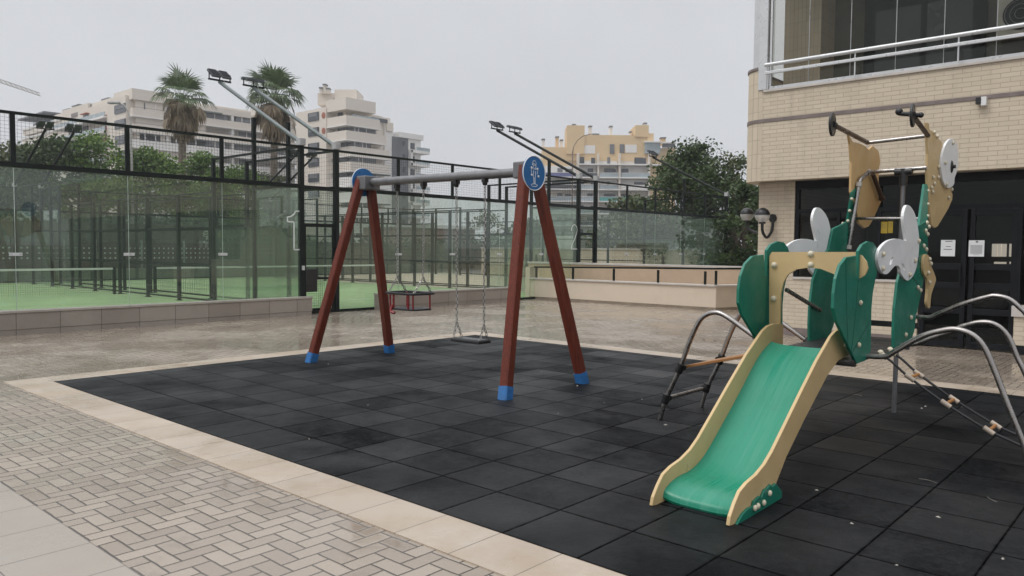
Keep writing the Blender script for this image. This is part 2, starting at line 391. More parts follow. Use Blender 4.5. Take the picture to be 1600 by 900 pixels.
# ---------------------------------------------------------------- ground (structure)
def sheet(name, mat, x0, y0, x1, y1, z):
    o = MB().add([(x0,y0,z),(x1,y0,z),(x1,y1,z),(x0,y1,z)], [(0,1,2,3)]).build(name, mat, fix=False); return struct(o)
sheet('ground', mt['asphalt'], -1500, -1500, 1500, 1500, -.06)
sheet('plaza_paving', mt['paver'], -9.6, -2.03, 14, 15.5, 0)
MBk = MB().add([(-40,-14,0),(14,-14,0),(14,-2.03,0),(-9.6,-2.03,0),(-9.6,15.5,0),(-40,15.5,0)], [(0,1,2,3),(0,3,4,5)])
sheet('granite_pavement', mt['slab'], -9.6, -14, 14, -2.03, .004)
MX0, MX1, MY0, MY1 = -3.78, 8.0, -.5, 6.2
sheet('rubber_play_mat', mt['mat'], MX0, MY0, MX1, MY1, .008)
kw = .385
struct(MB().box(MX0-kw, MY0-kw, -.05, MX1+kw, MY0, .006).build('granite_kerb', mt['kerbX']))
struct(MB().box(MX0-kw, MY1, -.05, MX1+kw, MY1+kw, .006).build('granite_kerb', mt['kerbX']))
struct(MB().box(MX0-kw, MY0+.001, -.05, MX0, MY1-.001, .006).build('granite_kerb', mt['kerbY']))
struct(MB().add([(-29.4,-4.2,.012),(-9.45,-4.2,.012),(-9.45,16.9,.012),(-29.4,16.9,.012)], [(0,1,2,3)]).build('turf', mt['turf'], fix=False))
struct(MB().add([(-29.4,16.9,.012),(-9.45,16.9,.012),(-9.45,29,.012),(-29.4,29,.012)], [(0,1,2,3)]).build('turf', M('sand_court', (.42,.36,.27), .9), fix=False))
for lx in (-12.6, -26.4):
    for y0, y1 in ((-3.6,6.4),(7.38,16.7)):
        struct(MB().add([(lx,y0,.017),(lx+.05,y0,.017),(lx+.05,y1,.017),(lx,y1,.017)], [(0,1,2,3)]).build('court_line', mt['tape'], fix=False))

# ---------------------------------------------------------------- swing set
SX0, SX1, SYc = -3.0, .53, 2.97      # feet and beam line
TX0, TX1 = -2.66, .21                 # the A-frames lean inwards: tops are closer together than feet
sw = thing('swing_frame', 'red wooden A-frame swing stand with grey top beam and blue round end plates', 'swing frame', (-1.24, SYc, 0))
def leg(x, y0, inward):
    top = V((x+inward, SYc+(.07 if y0 > SYc else -.07), 2.45)); bot = V((x, y0, .0)); d = (top-bot).normalized()
    a = V((1,0,0)); b = d.cross(a).normalized(); a = b.cross(d)
    w = .054
    L = MB()
    def sq(p, r, c=.012): return [p+a*(r-c)+b*r, p+a*r+b*(r-c), p+a*r-b*(r-c), p+a*(r-c)-b*r, p-a*(r-c)-b*r, p-a*r-b*(r-c), p-a*r+b*(r-c), p-a*(r-c)+b*r]
    p0, p1 = bot+d*.11, top
    L.add(sq(p0, w)+sq(p1, w), [tuple(reversed(range(8))), tuple(range(8,16))]+[(i, (i+1) % 8, 8+(i+1) % 8, 8+i) for i in range(8)])
    lo = L.build('leg', mt['wood2'], sw)
    s = MB(); q0, q1 = bot-d*.01, bot+d*.135; r = w+.006
    s.add(sq(q0, r)+sq(q1, r), [tuple(reversed(range(8))), tuple(range(8,16))]+[(i, (i+1) % 8, 8+(i+1) % 8, 8+i) for i in range(8)])
    for k in (.04, .10):
        for sg in (-1, 1): s.cyl(bot+d*k+a*r*sg, a, .012, .012, 8)
    s.build('leg_shoe', mt['blue'], lo)
for x, ys, inw in ((SX0-.02, (2.33, 3.66), TX0-SX0), (SX1-.01, (2.25, 3.56), TX1-SX1)):
    for y in ys: leg(x, y, inw)
bm_ = MB().tube([(TX0+.05, SYc, 2.39), (TX1-.03, SYc, 2.365)], .052, 18)
bm_.build('top_beam', mt['galv'], sw, smooth=True)
for x, sg in ((TX0, 1), (TX1-.01, -1)):
    b = MB(); b.box(x-.05*sg+.005, SYc-.13, 2.29, x+.13*sg, SYc+.13, 2.47); b.build('beam_bracket', mt['galv'], sw, bevel=.012)
def endplate(x, sg, cy, cz):
    c = V((x, cy, cz)); n = 40; rr = .185
    lp = [c+V((0, math.cos(2*math.pi*k/n)*rr, math.sin(2*math.pi*k/n)*rr)) for k in range(n)]
    e = MB().prism(lp, (.016*sg,0,0)).build('end_plate', mt['bluedisc'], sw)
    rim = MB(); rim.tube([p+V((.016*sg,0,0)) for p in lp]+[lp[0]+V((.016*sg,0,0))], .0055, 6, False); rim.build('plate_rim', mt['white'], e, smooth=True)
    return e, c
eL, cL = endplate(TX0-.085, -1, SYc+.02, 2.40)
eR, cR = endplate(TX1+.06, 1, SYc-.02, 2.345)
# line emblem on the end plate: hat, face, torso, four knobs and a base
em = MB()
def stroke(pts, w=.0032, x=None):
    em.tube([(TX1+.06+.0165, cR.y+p[0], cR.z+p[1]) for p in smooth_path([(a[0],a[1],0) for a in pts], 4)], w, 5)
stroke([(-.035,.085),(-.02,.125),(.005,.135),(.022,.12),(.03,.10),(.012,.095),(-.008,.10),(-.035,.085)])
stroke([(-.02,.08),(-.012,.055),(.006,.045),(.02,.06),(.026,.085),(-.02,.08)])
stroke([(-.012,.04),(-.045,.055),(-.05,.03),(-.038,-.02)]); stroke([(.01,.04),(.05,.045),(.055,.02),(.045,-.01)])
stroke([(-.01,.03),(-.014,-.02),(-.012,-.06),(-.005,-.115)]); stroke([(.018,.025),(.02,-.02),(.016,-.06),(.02,-.115)])
stroke([(.0,-.045),(.004,-.115)]); stroke([(-.05,-.125),(-.02,-.118),(.02,-.118),(.055,-.128)]); stroke([(-.05,-.127),(-.03,-.143),(.03,-.143),(.055,-.128)])
for a, b2 in ((-.045,.055),(.05,.048),(-.042,-.022),(.07,-.03)): em.ball((TX1+.06+.018, cR.y+a, cR.z+b2), .017, 8, 5, (.25,1,.75))
em.build('figure_emblem', mt['white'], eR, smooth=True)
hooks = [-2.03, -1.52, -.94, -.47]
for x in hooks:
    h = MB(); h.box(x-.024, SYc-.035, 2.285, x+.024, SYc+.035, 2.345); h.cyl((x, SYc, 2.275), (1,0,0), .028, .03, 12)
    h.build('swing_hanger', mt['black'], sw, smooth=True)
def chain(mb, p, q, link=.05, r=.0052):
    p, q = V(p), V(q); d = (q-p); L = d.length; d = d.normalized(); n = max(2, int(L/(link*.78)))
    s1 = d.cross(V((0,1,0)) if abs(d.y) < .9 else V((1,0,0))).normalized(); s2 = d.cross(s1)
    for i in range(n):
        c = p+d*(L*(i+.5)/n); s = s1 if i % 2 else s2
        hw = .014; hl = L/n*.64
        pts = [c+s*hw*math.cos(t)+d*hl*math.sin(t) for t in [math.pi*2*k/8 for k in range(9)]]
        mb.tube(pts, r, 4, False)
def hung(name, label, xs, seatxs, z0, split):
    t = thing(name, label, 'swing', ((xs[0]+xs[1])/2, SYc, z0))
    for x, sxs in zip(xs, seatxs):
        c = MB(); j = V(((sum(s[0] for s in sxs)/len(sxs))*.5+x*.5, SYc, z0+split))
        chain(c, (x, SYc, 2.265), j)
        for s in sxs: chain(c, j, s)
        c.build('chain', mt['chain'], t, smooth=True)
    return t
# toddler swing
z1, z0 = .955, .755
cx = -1.775; hw, hy = .25, .15
t = hung('toddler_swing', 'black and red caged toddler swing seat hanging on chains from the swing beam', hooks[:2],
         [[(cx-.24,SYc-.15,z1),(cx-.24,SYc+.15,z1)], [(cx+.24,SYc-.15,z1),(cx+.24,SYc+.15,z1)]], z1, .2)
b = MB()
ring = lambda z, ox, oy: closed([(cx-ox,SYc-oy,z),(cx,SYc-oy*1.15,z),(cx+ox,SYc-oy,z),(cx+ox*1.1,SYc,z),(cx+ox,SYc+oy,z),(cx,SYc+oy*1.15,z),(cx-ox,SYc+oy,z),(cx-ox*1.1,SYc,z)], 4)
r_ = ring(z1, .26, .17); b.tube(r_+[r_[0]], .016, 8, False); b.build('top_ring', mt['rubber'], t, smooth=True)
b = MB(); r_ = ring(z0, .235, .15); b.prism([p+V((0,0,-.012)) for p in r_], (0,0,.022)); b.build('seat', mt['rubber'], t, bevel=.008)
for k, (px, py) in enumerate([(-.22,-.14),(.22,-.14),(-.22,.14),(.22,.14),(-.14,-.15),(.14,-.15)]):
    b = MB(); b.tube([(cx+px, SYc+py, z0+.01), (cx+px, SYc+py, z1)], .0115 if k < 4 else .0145, 8); b.build('red_bar', mt['red'], t, smooth=True)
b = MB(); b.tube(smooth_path([(cx-.14,SYc-.17,z0+.05),(cx-.135,SYc-.2,z0-.03),(cx-.07,SYc-.19,z0-.05)], 5), .018, 8); b.build('crotch_guard', mt['red'], t, smooth=True)
# flat swing
z0 = .44; cx = -.69
t = hung('flat_swing', 'flat black rubber swing seat hanging on two chains nearest the front A-frame legs', hooks[2:],
         [[(cx-.215,SYc-.07,z0+.02),(cx-.215,SYc+.07,z0+.02)], [(cx+.215,SYc-.07,z0+.02),(cx+.215,SYc+.07,z0+.02)]], z0, .2)
b = MB().box(cx-.235, SYc-.105, z0-.02, cx+.235, SYc+.105, z0+.02); b.build('seat', mt['rubber'], t, bevel=.012)
b = MB().box(cx-.2, SYc-.075, z0+.02, cx+.2, SYc+.075, z0+.024); b.build('seat_pad', M('wet_pad', (.05,.05,.052), .35), t)

# ---------------------------------------------------------------- play tower with slide
XL, XR, TH = 3.24, 3.93, .022
tw = thing('play_tower', 'green and tan playground tower with slide, ladder, climbing arches and tall winged heads', 'play tower', (3.59, 2.9, 0))
def knob(mb, x, p, sg):
    mb.ball((x, p[1], p[2]), .0165, 10, 6, (.62,1,1))
    mb.cyl((x-.004*sg, p[1], p[2]), (1,0,0), .02, .008, 10)
def outline(pts, x): return [Xp(u, v, x) for u, v in pts]
def onx(pts, x): return [V((x, p[1], p[2])) for p in pts]
def zx(x, p): return V((x, p[1], p[2]))
front_px = [(1337.8,399.5),(1323,402),(1313,415),(1306.6,435.6),(1303.7,458.7),(1303,482),(1307.5,502),(1339,568.5),(1352,564),(1361,548),(1362,482),(1364,459),(1368,437),(1373,418),(1373,400),(1369.6,386.5),(1365,379),(1356.6,377),(1348,382),(1342,392),(1341,436),(1339.5,436)]
back_px = [(1430,356),(1440,350),(1447,345),(1450,352),(1449.7,378),(1449,401),(1440.4,456),(1431.7,493),(1429,516.5),(1421.6,540),(1397,544),(1397,516.5),(1398.5,482),(1403,441),(1409,420),(1424,390)]
bun_px = [(1414.4,320.4),(1421,326.7),(1426.7,340),(1430,357.8),(1431.6,375.6),(1430.7,395.6),(1427.8,415.6),(1423,429),(1416.7,436.7),(1412,438),(1408,434.4),(1403,426.7),(1401.8,420),(1399,415.6),(1394.4,415),(1389,420),(1383,426.7),(1378,428.4),(1372,424.4),(1367.8,413.3),(1366.7,402),(1369,391),(1375.6,382),(1384.4,375.6),(1395.6,373),(1404.4,374.4),(1411,376.5),(1410.7,371),(1407.8,353),(1407,337.8),(1410,324.4)]
squig_px = [(1442,397),(1448,401),(1450,413),(1457.8,433),(1457,442),(1451,460),(1449,480),(1445.5,480.4),(1444,471),(1445.5,451),(1444.4,435.6),(1440,429),(1438,418),(1439,404)]
fr, bk, bu, sq_ = [outline(p, XR) for p in (front_px, back_px, bun_px, squig_px)]
def ell(u, v, a, b, n=14, tilt=0):
    c, s = math.cos(tilt), math.sin(tilt)
    return [(u+a*math.cos(2*math.pi*k/n)*c-b*math.sin(2*math.pi*k/n)*s, v+a*math.cos(2*math.pi*k/n)*s+b*math.sin(2*math.pi*k/n)*c) for k in range(n)]
holes = [outline(ell(1387.8,408,1.9,7,14,.35), XR), outline(ell(1406.8,417,1.6,6.2,14,-.3), XR)]
for x, sg in ((XR, 1), (XL, -1)):
    fp = MB().prism(onx(fr, x), (-TH*sg,0,0)).build('front_side_panel', mt['green'], tw, bevel=.004)
    bp = MB().prism(onx(bk, x), (-TH*sg,0,0)).build('back_side_panel', mt['green'], tw, bevel=.004)
    bn = MB().prism(closed(onx(bu, x+.001*sg), 3), (TH*sg,0,0), [onx(h, x+.001*sg) for h in holes]).build('white_cutout', mt['white'], tw, bevel=.003)
    sqo = MB().prism(closed(onx(sq_, x+.001*sg), 3), (TH*sg,0,0)).build('tan_cutout', mt['tan'], tw, bevel=.003)
    def knobs(px, parent, off=.0): 
        k = MB()
        for u, v in px: knob(k, x+(off+.012)*sg, zx(x, Xp(u, v, XR)), sg)
        k.build('bolt_cap', mt['cap'], parent, smooth=True)
    knobs([(1343,473),(1340.5,539)], fp)
    knobs([(1433,449),(1437,453.5),(1422,496),(1414,523),(1447,348),(1450,354.5),(1445,360.5),(1448,366),(1442,384),(1446,389.5)], bp)
    knobs([(1374,397),(1373.5,419.5),(1430,376.5),(1424.5,407),(1416,429)], bn, TH)
    knobs([(1447,405),(1449,412),(1445,426),(1447,441)], sqo, TH)
    # routed grooves of the side boards
    for poly in ([(1321.5,406),(1322.5,470),(1325,543)], [(1341,436),(1336,500),(1330,549)], [(1361,500),(1340,535),(1331,552)]):
        g = MB(); q = [zx(x+.0005*sg, Xp(u, v, XR)) for u, v in poly]
        for a, b2 in zip(q, q[1:]): g.bar(a, b2, .006, .002, (1,0,0))
        g.build('groove', mt['groove'], fp)
    for poly in ([(1431,366),(1449,382)], [(1433,398),(1440,425)], [(1423,430),(1441,452)]):
        g = MB(); q = [zx(x+.0005*sg, Xp(u, v, XR)) for u, v in poly]
        for a, b2 in zip(q, q[1:]): g.bar(a, b2, .012, .002, (1,0,0))
        g.build('groove', mt['groove'], bp)
# arch at the top of the slide
YA = 2.2
arch_px = [(1202,506),(1202,400),(1206,393.7),(1270,393.7),(1335,393.7),(1346.5,399.5),(1353.7,409.6),(1355.7,419.7),(1351,430),(1340.7,436.5),(1338,436),(1338,500),(1323,500),(1321,455),(1316,440),(1309,432),(1300,427),(1282,420),(1264,418),(1244,421),(1231,429),(1223.5,442),(1219.5,460),(1218.5,506)]
ar = MB().prism([Yp(u, v, YA) for u, v in arch_px], (0, TH, 0)).build('slide_arch', mt['tan'], tw, bevel=.004)
k = MB()
for u, v in ((1267,396.5),(1267,413.5),(1210,414),(1209,466.5)):
    p = Yp(u, v, YA); k.ball((p.x, YA-.012, p.z), .02, 10, 6, (1,.62,1)); k.cyl((p.x, YA-.003, p.z), (0,1,0), .023, .008, 10)
k.build('bolt_cap', mt['cap'], ar, smooth=True)
# deck
MB().box(XL+.005, 2.06, .735, XR-.005, 3.83, .765).build('deck', M('black_deck', (.022,.022,.023), .4, bump=.4), tw, bevel=.006)
for y in (2.25, 3.6): MB().box(XL+.03, y, .70, XR-.03, y+.04, .733).build('deck_joist', mt['galv'], tw)
MB().box(XL+TH+.002, 3.855, .86, XR-TH-.002, 3.875, .91).build('back_rail', mt['black'], tw)
# slide
sl = MB()
prof = [(2.06,.835),(1.84,.74),(1.55,.52),(1.31,.345),(1.1,.2),(.98,.14),(.86,.112),(.72,.105),(.62,.085),(.56,.055),(.545,.02)]
pp = [V((p[0], p[1], 0)) for p in prof]; pp = smooth_path(pp, 4)
vs = []; xs = [3.361+i*(3.829-3.361)/8 for i in range(9)]
for p in pp:
    for i, x in enumerate(xs):
        e = abs(i-4)/4; vs.append((x, p.x, p.y+.02*e**4))
nn = len(vs); fs = []
for a in range(len(pp)-1):
    for i in range(8): fs.append((a*9+i, a*9+i+1, (a+1)*9+i+1, (a+1)*9+i))
top = MB().add(vs+[(v[0], v[1]+.008, v[2]-.018) for v in vs], fs+[tuple(reversed([i+nn for i in f])) for f in fs]+[(a*9, (a+1)*9, (a+1)*9+nn, a*9+nn) for a in range(len(pp)-1)]+[(a*9+8, a*9+8+nn, (a+1)*9+8+nn, (a+1)*9+8) for a in range(len(pp)-1)]+[((len(pp)-1)*9+i, (len(pp)-1)*9+i+nn, (len(pp)-1)*9+i+1+nn, (len(pp)-1)*9+i+1) for i in range(8)])
top.build('slide_chute', mt['chute'], tw, smooth=True)
rail = [(2.28,.955),(2.24,.975),(2.1,.985),(2.0,.975),(1.91,.945),(1.66,.80),(1.40,.62),(1.17,.455),(.98,.32),(.88,.265),(.76,.225),(.64,.205),(.55,.175),(.49,.12),(.44,.06),(.425,.012),(.47,.004),(.8,.004),(1.03,.03),(1.05,.115),(1.19,.245),(1.46,.43),(1.86,.68),(2.06,.76),(2.28,.78)]
for x, d, lab in ((3.84, .022, 1), (3.35, -.022, -1)):
    ro = MB().prism([(x-.011*lab, a, b2) for a, b2 in rail], (d, 0, 0)).build('slide_rail', mt['tan'], tw, bevel=.004)
    cl = [(1.09,.012),(1.10,.05),(1.05,.09),(1.0,.125),(.95,.115),(.93,.135),(.87,.12),(.85,.125),(.80,.085),(.78,.1),(.70,.085),(.69,.06),(.63,.065),(.56,.05),(.52,.03),(.48,.004)]
    xo = x+.0125*lab
    co = MB().prism([(xo, a, b2) for a, b2 in cl], (.016*lab, 0, 0)).build('green_cloud', mt['green'], tw, bevel=.003)
    k = MB()
    for a, b2 in ((.90,.09),(.70,.05),(.74,.052),(.82,.052)): k.ball((xo+.022*lab, a, b2), .0185, 10, 6, (.65,1,1))
    k.build('bolt_cap', mt['cap'], co, smooth=True)
    k = MB(); k.ball((x+.02*lab, 2.16, .86), .016, 10, 6, (.6,1,1)); k.build('bolt_cap', mt['cap'], ro, smooth=True)
# heads above the tower
tanR = [(1448,191),(1452,193),(1452.4,202),(1460,207),(1466,216),(1472,222),(1480,240),(1486,265),(1488,286),(1485,290),(1486.4,298),(1488.6,304),(1488,312),(1482,326),(1469,348),(1465,354),(1461,356),(1456,352),(1454,336),(1452,316),(1450,290),(1449,270),(1450,240),(1449,215)]
tanL = [(1326.5,210.6),(1332.6,221.5),(1346,225),(1353,229),(1357.5,234),(1364,227.7),(1373,236),(1376,251),(1374,263),(1373,283),(1378,313),(1375,319),(1364,344),(1358,353.6),(1351,356.5),(1342,349),(1340,336.5),(1330,300),(1331,253),(1329,225)]
discp = [(1483,217),(1490,222),(1493.4,234),(1493.6,254),(1491,270),(1488,278),(1487,288),(1482,293),(1476,293),(1471,286),(1468,274),(1467,258),(1469,240),(1475,224)]
XHR, XHL = 3.81, 3.30
hr = MB().prism(outline(tanR, XHR), (-TH,0,0)).build('tan_head', mt['tan'], tw, bevel=.004)
hl = MB().prism(outline(tanL, XHL), (-TH,0,0)).build('tan_head', mt['rusty'], tw, bevel=.004)
ey = MB().prism(closed(outline(discp, XHR+.002), 3), (TH,0,0)).build('white_eye', mt['white'], hr, bevel=.003)
p = Xp(1487, 260.5, XHR+TH+.003)
MB().ball(p, .062, 16, 8, (.25,.75,1)).cyl(p+V((.02,0,0)), (1,0,0), .018, .03, 10).build('black_pupil', mt['black'], ey, smooth=True)
k = MB()
for u, v in ((1488,223.5),(1476,254.5),(1478,288)): knob(k, XHR+TH+.012, Xp(u, v, XHR+TH), 1)
k.build('bolt_cap', mt['cap'], ey, smooth=True)
k = MB()
for u, v in ((1459,207),(1463.5,213),(1465.5,261),(1457,277),(1465,277),(1459,287),(1454.5,293),(1456,300),(1486,296),(1481,309)): knob(k, XHR+.012, Xp(u, v, XHR), 1)
k.build('bolt_cap', mt['cap'], hr, smooth=True)
# oblique green necks between side panels and heads
for quad, bx, tx in (([(1436.5,352),(1449.5,347),(1450.5,287),(1445,288)], 3.925, 3.80), ([(1323.5,353),(1335,347),(1340.5,292),(1332.6,300)], 3.25, 3.315)):
    pts = [Xp(u, v, bx if i < 2 else tx) for i, (u, v) in enumerate(quad)]
    nk = MB().prism(pts, (-.022, 0, 0)).build('green_neck', mt['green'], tw, bevel=.004)
    k = MB()
    for t_ in (.15, .45, .8):
        q = (pts[1].lerp(pts[2], t_) if bx > 3.5 else pts[0].lerp(pts[3], t_)); k.ball((q.x, q.y, q.z), .015, 8, 5)
    k.build('bolt_cap', mt['cap'], nk, smooth=True)
MB().tube([Xp(1229, 453, 3.27), Xp(1282, 485, 3.27)], .0175, 12).build('side_handle', mt['steel'], tw, smooth=True)
# tubes of the head frame
rT = .0185
mt['brownsteel'] = M('brown_steel', (.16,.12,.095), .4, .7)
aL, aR = Xp(1356, 223, XHL), Xp(1450, 212, XHR)
tb = MB().tube([aL, aR], rT, 12).build('top_bar', mt['steel'], tw, smooth=True)
dL, dR = Xp(1302, 195, XHL), Xp(1427, 181, XHR)
for a, d in ((aL, dL), (aR, dR)):
    MB().tube([a, d], rT*1.15, 12).build('antenna', mt['brownsteel'], tw, smooth=True)
    o = MB().cyl(d+V((0,-.02,.0)), (1,.12,0), .10, .022, 28).build('antenna_disc', mt['black'], tw, bevel=.004)
    q = MB(); dd = (d-a).normalized(); q.tube([d-dd*.03, d+dd*.03], .03, 12); q.build('antenna_clamp', mt['black'], o, smooth=True)
q = MB(); c = dR; q.tube([c+V((-.11,-.02,.03)), c+V((.05,0,-.0))], .02, 10); q.ball(c+V((-.11,-.02,.045)), .032, 10, 7); q.ball(c+V((.06,0,0)), .025, 10, 7); q.build('antenna_handle', mt['black'], tw, smooth=True)
bL, bR = Xp(1357, 269, XHL), Xp(1448, 262, XHR)
MB().tube([bL, bR], rT, 12).build('upper_bar', mt['steel'], tw, smooth=True)
cL2, cR2 = Xp(1336, 341, 3.27), Xp(1441, 342, 3.87)
MB().tube([cL2, cR2], .015, 12).build('lower_bar', mt['steel'], tw, smooth=True)
e0, e1, e2 = Xp(1345, 280, XHL+.03), Xp(1342, 288, XHL+.03), Xp(1326, 386, 3.27)
MB().tube(smooth_path([bL, e0, e1], 4)+[e2], rT, 12).build('bent_handle', mt['steel'], tw, smooth=True)
mt['clamp'] = M('pale_clamp', (.5,.47,.43), .5)
for p_, d_ in ((e1, e2-e1), (bL, e0-bL), (e2, e2-e1)): MB().cyl(p_, d_, .0265, .037, 12).build('tube_clamp', mt['clamp'], tw, smooth=True)
f0, f1 = Xp(1364, 272, XHL+.03), Xp(1378, 310, XHL+.03)
MB().tube([f0, f1], .021, 12).ball(f1, .03, 10, 7).build('grip_tube', M('rusty_tube', (.09,.055,.04), .5, .5), tw, smooth=True)
pj = V((3.615, 4.33, 2.26))
MB().tube([(3.6, 4.33, 0), pj], .021, 14).build('fireman_pole', mt['galv'], tw, smooth=True)
q = MB(); q.cyl(pj+V((0,0,-.04)), (0,0,1), .034, .16, 14); q.cyl(pj+V((0,0,.01)), (1,0,0), .034, .15, 14); q.build('pole_joint', mt['black'], tw, smooth=True)
# ladder on the left
lad = [(2.15,.0),(2.21,.2),(2.34,.48),(2.42,.70),(2.50,.88),(2.56,.96),(2.65,1.0),(2.75,.985),(2.95,.87),(3.2,.715)]
for y in (2.52, 3.28):
    MB().tube(smooth_path([(a, y, b2) for a, b2 in lad], 5), .021, 12).build('ladder_tube', mt['steel'], tw, smooth=True)
    for (a, b2), ax in (((2.205,.205),(.28,0,1)), ((2.345,.495),(.45,0,1))):
        q = MB(); q.cyl((a, y, b2), ax, .035, .085, 12); q.cyl((a, y+(.03 if y < 3 else -.03), b2), (0,1,0), .03, .06, 12); q.build('ladder_joint', mt['black'], tw, smooth=True)
    q = MB(); q.cyl((3.17, y, .73), (1,0,-.62), .032, .06, 12)
    q.build('ladder_joint', mt['black'], tw, smooth=True)
MB().tube([(2.205,2.54,.205),(2.205,3.26,.205)], .0185, 12).build('ladder_rung', mt['steel'], tw, smooth=True)
pk = MB(); lo, hi = V((2.37, 0, .515)), V((3.215, 0, .735))
nrm = (hi-lo).cross(V((0,1,0))).normalized()*-.022
P4 = [V((lo.x,2.57,lo.z)), V((hi.x,2.57,hi.z)), V((hi.x,3.23,hi.z)), V((lo.x,3.23,lo.z))]
hs = []
for t_, y in ((.2,2.75),(.2,3.05),(.5,2.72),(.5,3.08),(.8,2.75),(.8,3.05)):
    c = V((lo.x,y,lo.z)).lerp(V((hi.x,y,hi.z)), t_); dv = (hi-lo).normalized()
    hs.append([c+dv*.05*math.cos(2*math.pi*k/12)+V((0,.028*math.sin(2*math.pi*k/12),0)) for k in range(12)])
pk.prism(P4, nrm, hs); pk.build('ramp_plank', mt['plank'], tw, bevel=.003)
MB().tube([(3.22,3.55,.72),(2.98,3.62,.0)], .021, 12).build('support_leg', mt['steel'], tw, smooth=True)
# climbing arches on the right
arcs = [(2.42, [(3.92,.765),(4.05,.775),(4.12,.82),(4.28,.935),(4.40,.985),(4.50,1.005),(4.60,.975),(4.67,.9),(4.73,.765),(4.815,.54),(4.91,.30),(5.02,.0)]),
        (3.28, [(3.90,.77),(4.03,.79),(4.13,.84),(4.30,.92),(4.36,.955),(4.48,.995),(4.58,.985),(4.665,.905),(4.73,.75),(4.79,.62),(4.9,.32),(5.02,.0)]),
        (3.72, [(3.91,.975),(4.02,.975),(4.07,1.0),(4.25,1.095),(4.43,1.165),(4.5,1.18),(4.59,1.16),(4.66,1.10),(4.72,1.03),(4.83,.82),(4.97,.42),(5.1,.0)])]
for y, pts in arcs: MB().tube(smooth_path([(a, y, b2) for a, b2 in pts], 5), .0195, 12).build('climbing_arch', mt['steel'], tw, smooth=True)
for y0_ in (2.74, 2.98):
    rp = smooth_path([(3.91, y0_, .765), (4.01, y0_, .70), (4.13, y0_, .60), (4.37, y0_, .44), (4.65, y0_, .285), (4.87, y0_, .2), (5.05, y0_, .10)], 5)
    ro = MB().tube(rp, .0095, 8).build('climbing_rope', mt['black'], tw, smooth=True)
    for a, b2 in ((4.14,.593),(4.385,.431),(4.66,.28)):
        MB().cyl((a, y0_, b2), V((1,0,-.62)), .0175, .075, 10).build('rope_sleeve', mt['sleeve'], ro, smooth=True)
for a, b2 in ((4.14,.593),(4.385,.431),(4.66,.28)):
    MB().tube([(a,2.74,b2),(a,2.98,b2)], .012, 8).build('rope_rung', mt['plank'], tw, smooth=True)
for y in (2.74, 2.98): MB().cyl((3.95, y, .74), (1,0,-.5), .022, .06, 10).ball((3.93,y,.76), .024, 8, 6).build('rope_anchor', mt['cap'], tw, smooth=True)

# ---------------------------------------------------------------- padel courts
HX, FX = -9.5, -29.5
HG, HT = 2.88, 3.79
def wires(mb, A, B, z0, z1, sp=.062, r=.0022):
    A, B = V(A), V(B); d = B-A; L = d.length; n = int(L/sp); nz = int((z1-z0)/sp)
    for i in range(1, n):
        p = A+d*(i/n); mb.tube([(p.x,p.y,z0),(p.x,p.y,z1)], r, 3, False)
    for i in range(1, nz):
        z = z0+(z1-z0)*i/nz; mb.tube([(A.x,A.y,z),(B.x,B.y,z)], r, 3, False)
def numeral(parent, strokes, y0, z0, h, x):
    mb = MB()
    for st in strokes:
        pts = smooth_path([(x, y0+p[0]*h, z0+p[1]*h) for p in st], 5) if len(st) > 2 and st[0] != 'l' else [(x, y0+p[0]*h, z0+p[1]*h) for p in st]
        for a, b2 in zip(pts, pts[1:]): mb.bar(a, b2, .028, .004, (1,0,0))
    mb.build('court_numeral', mt['vinyl'], parent)
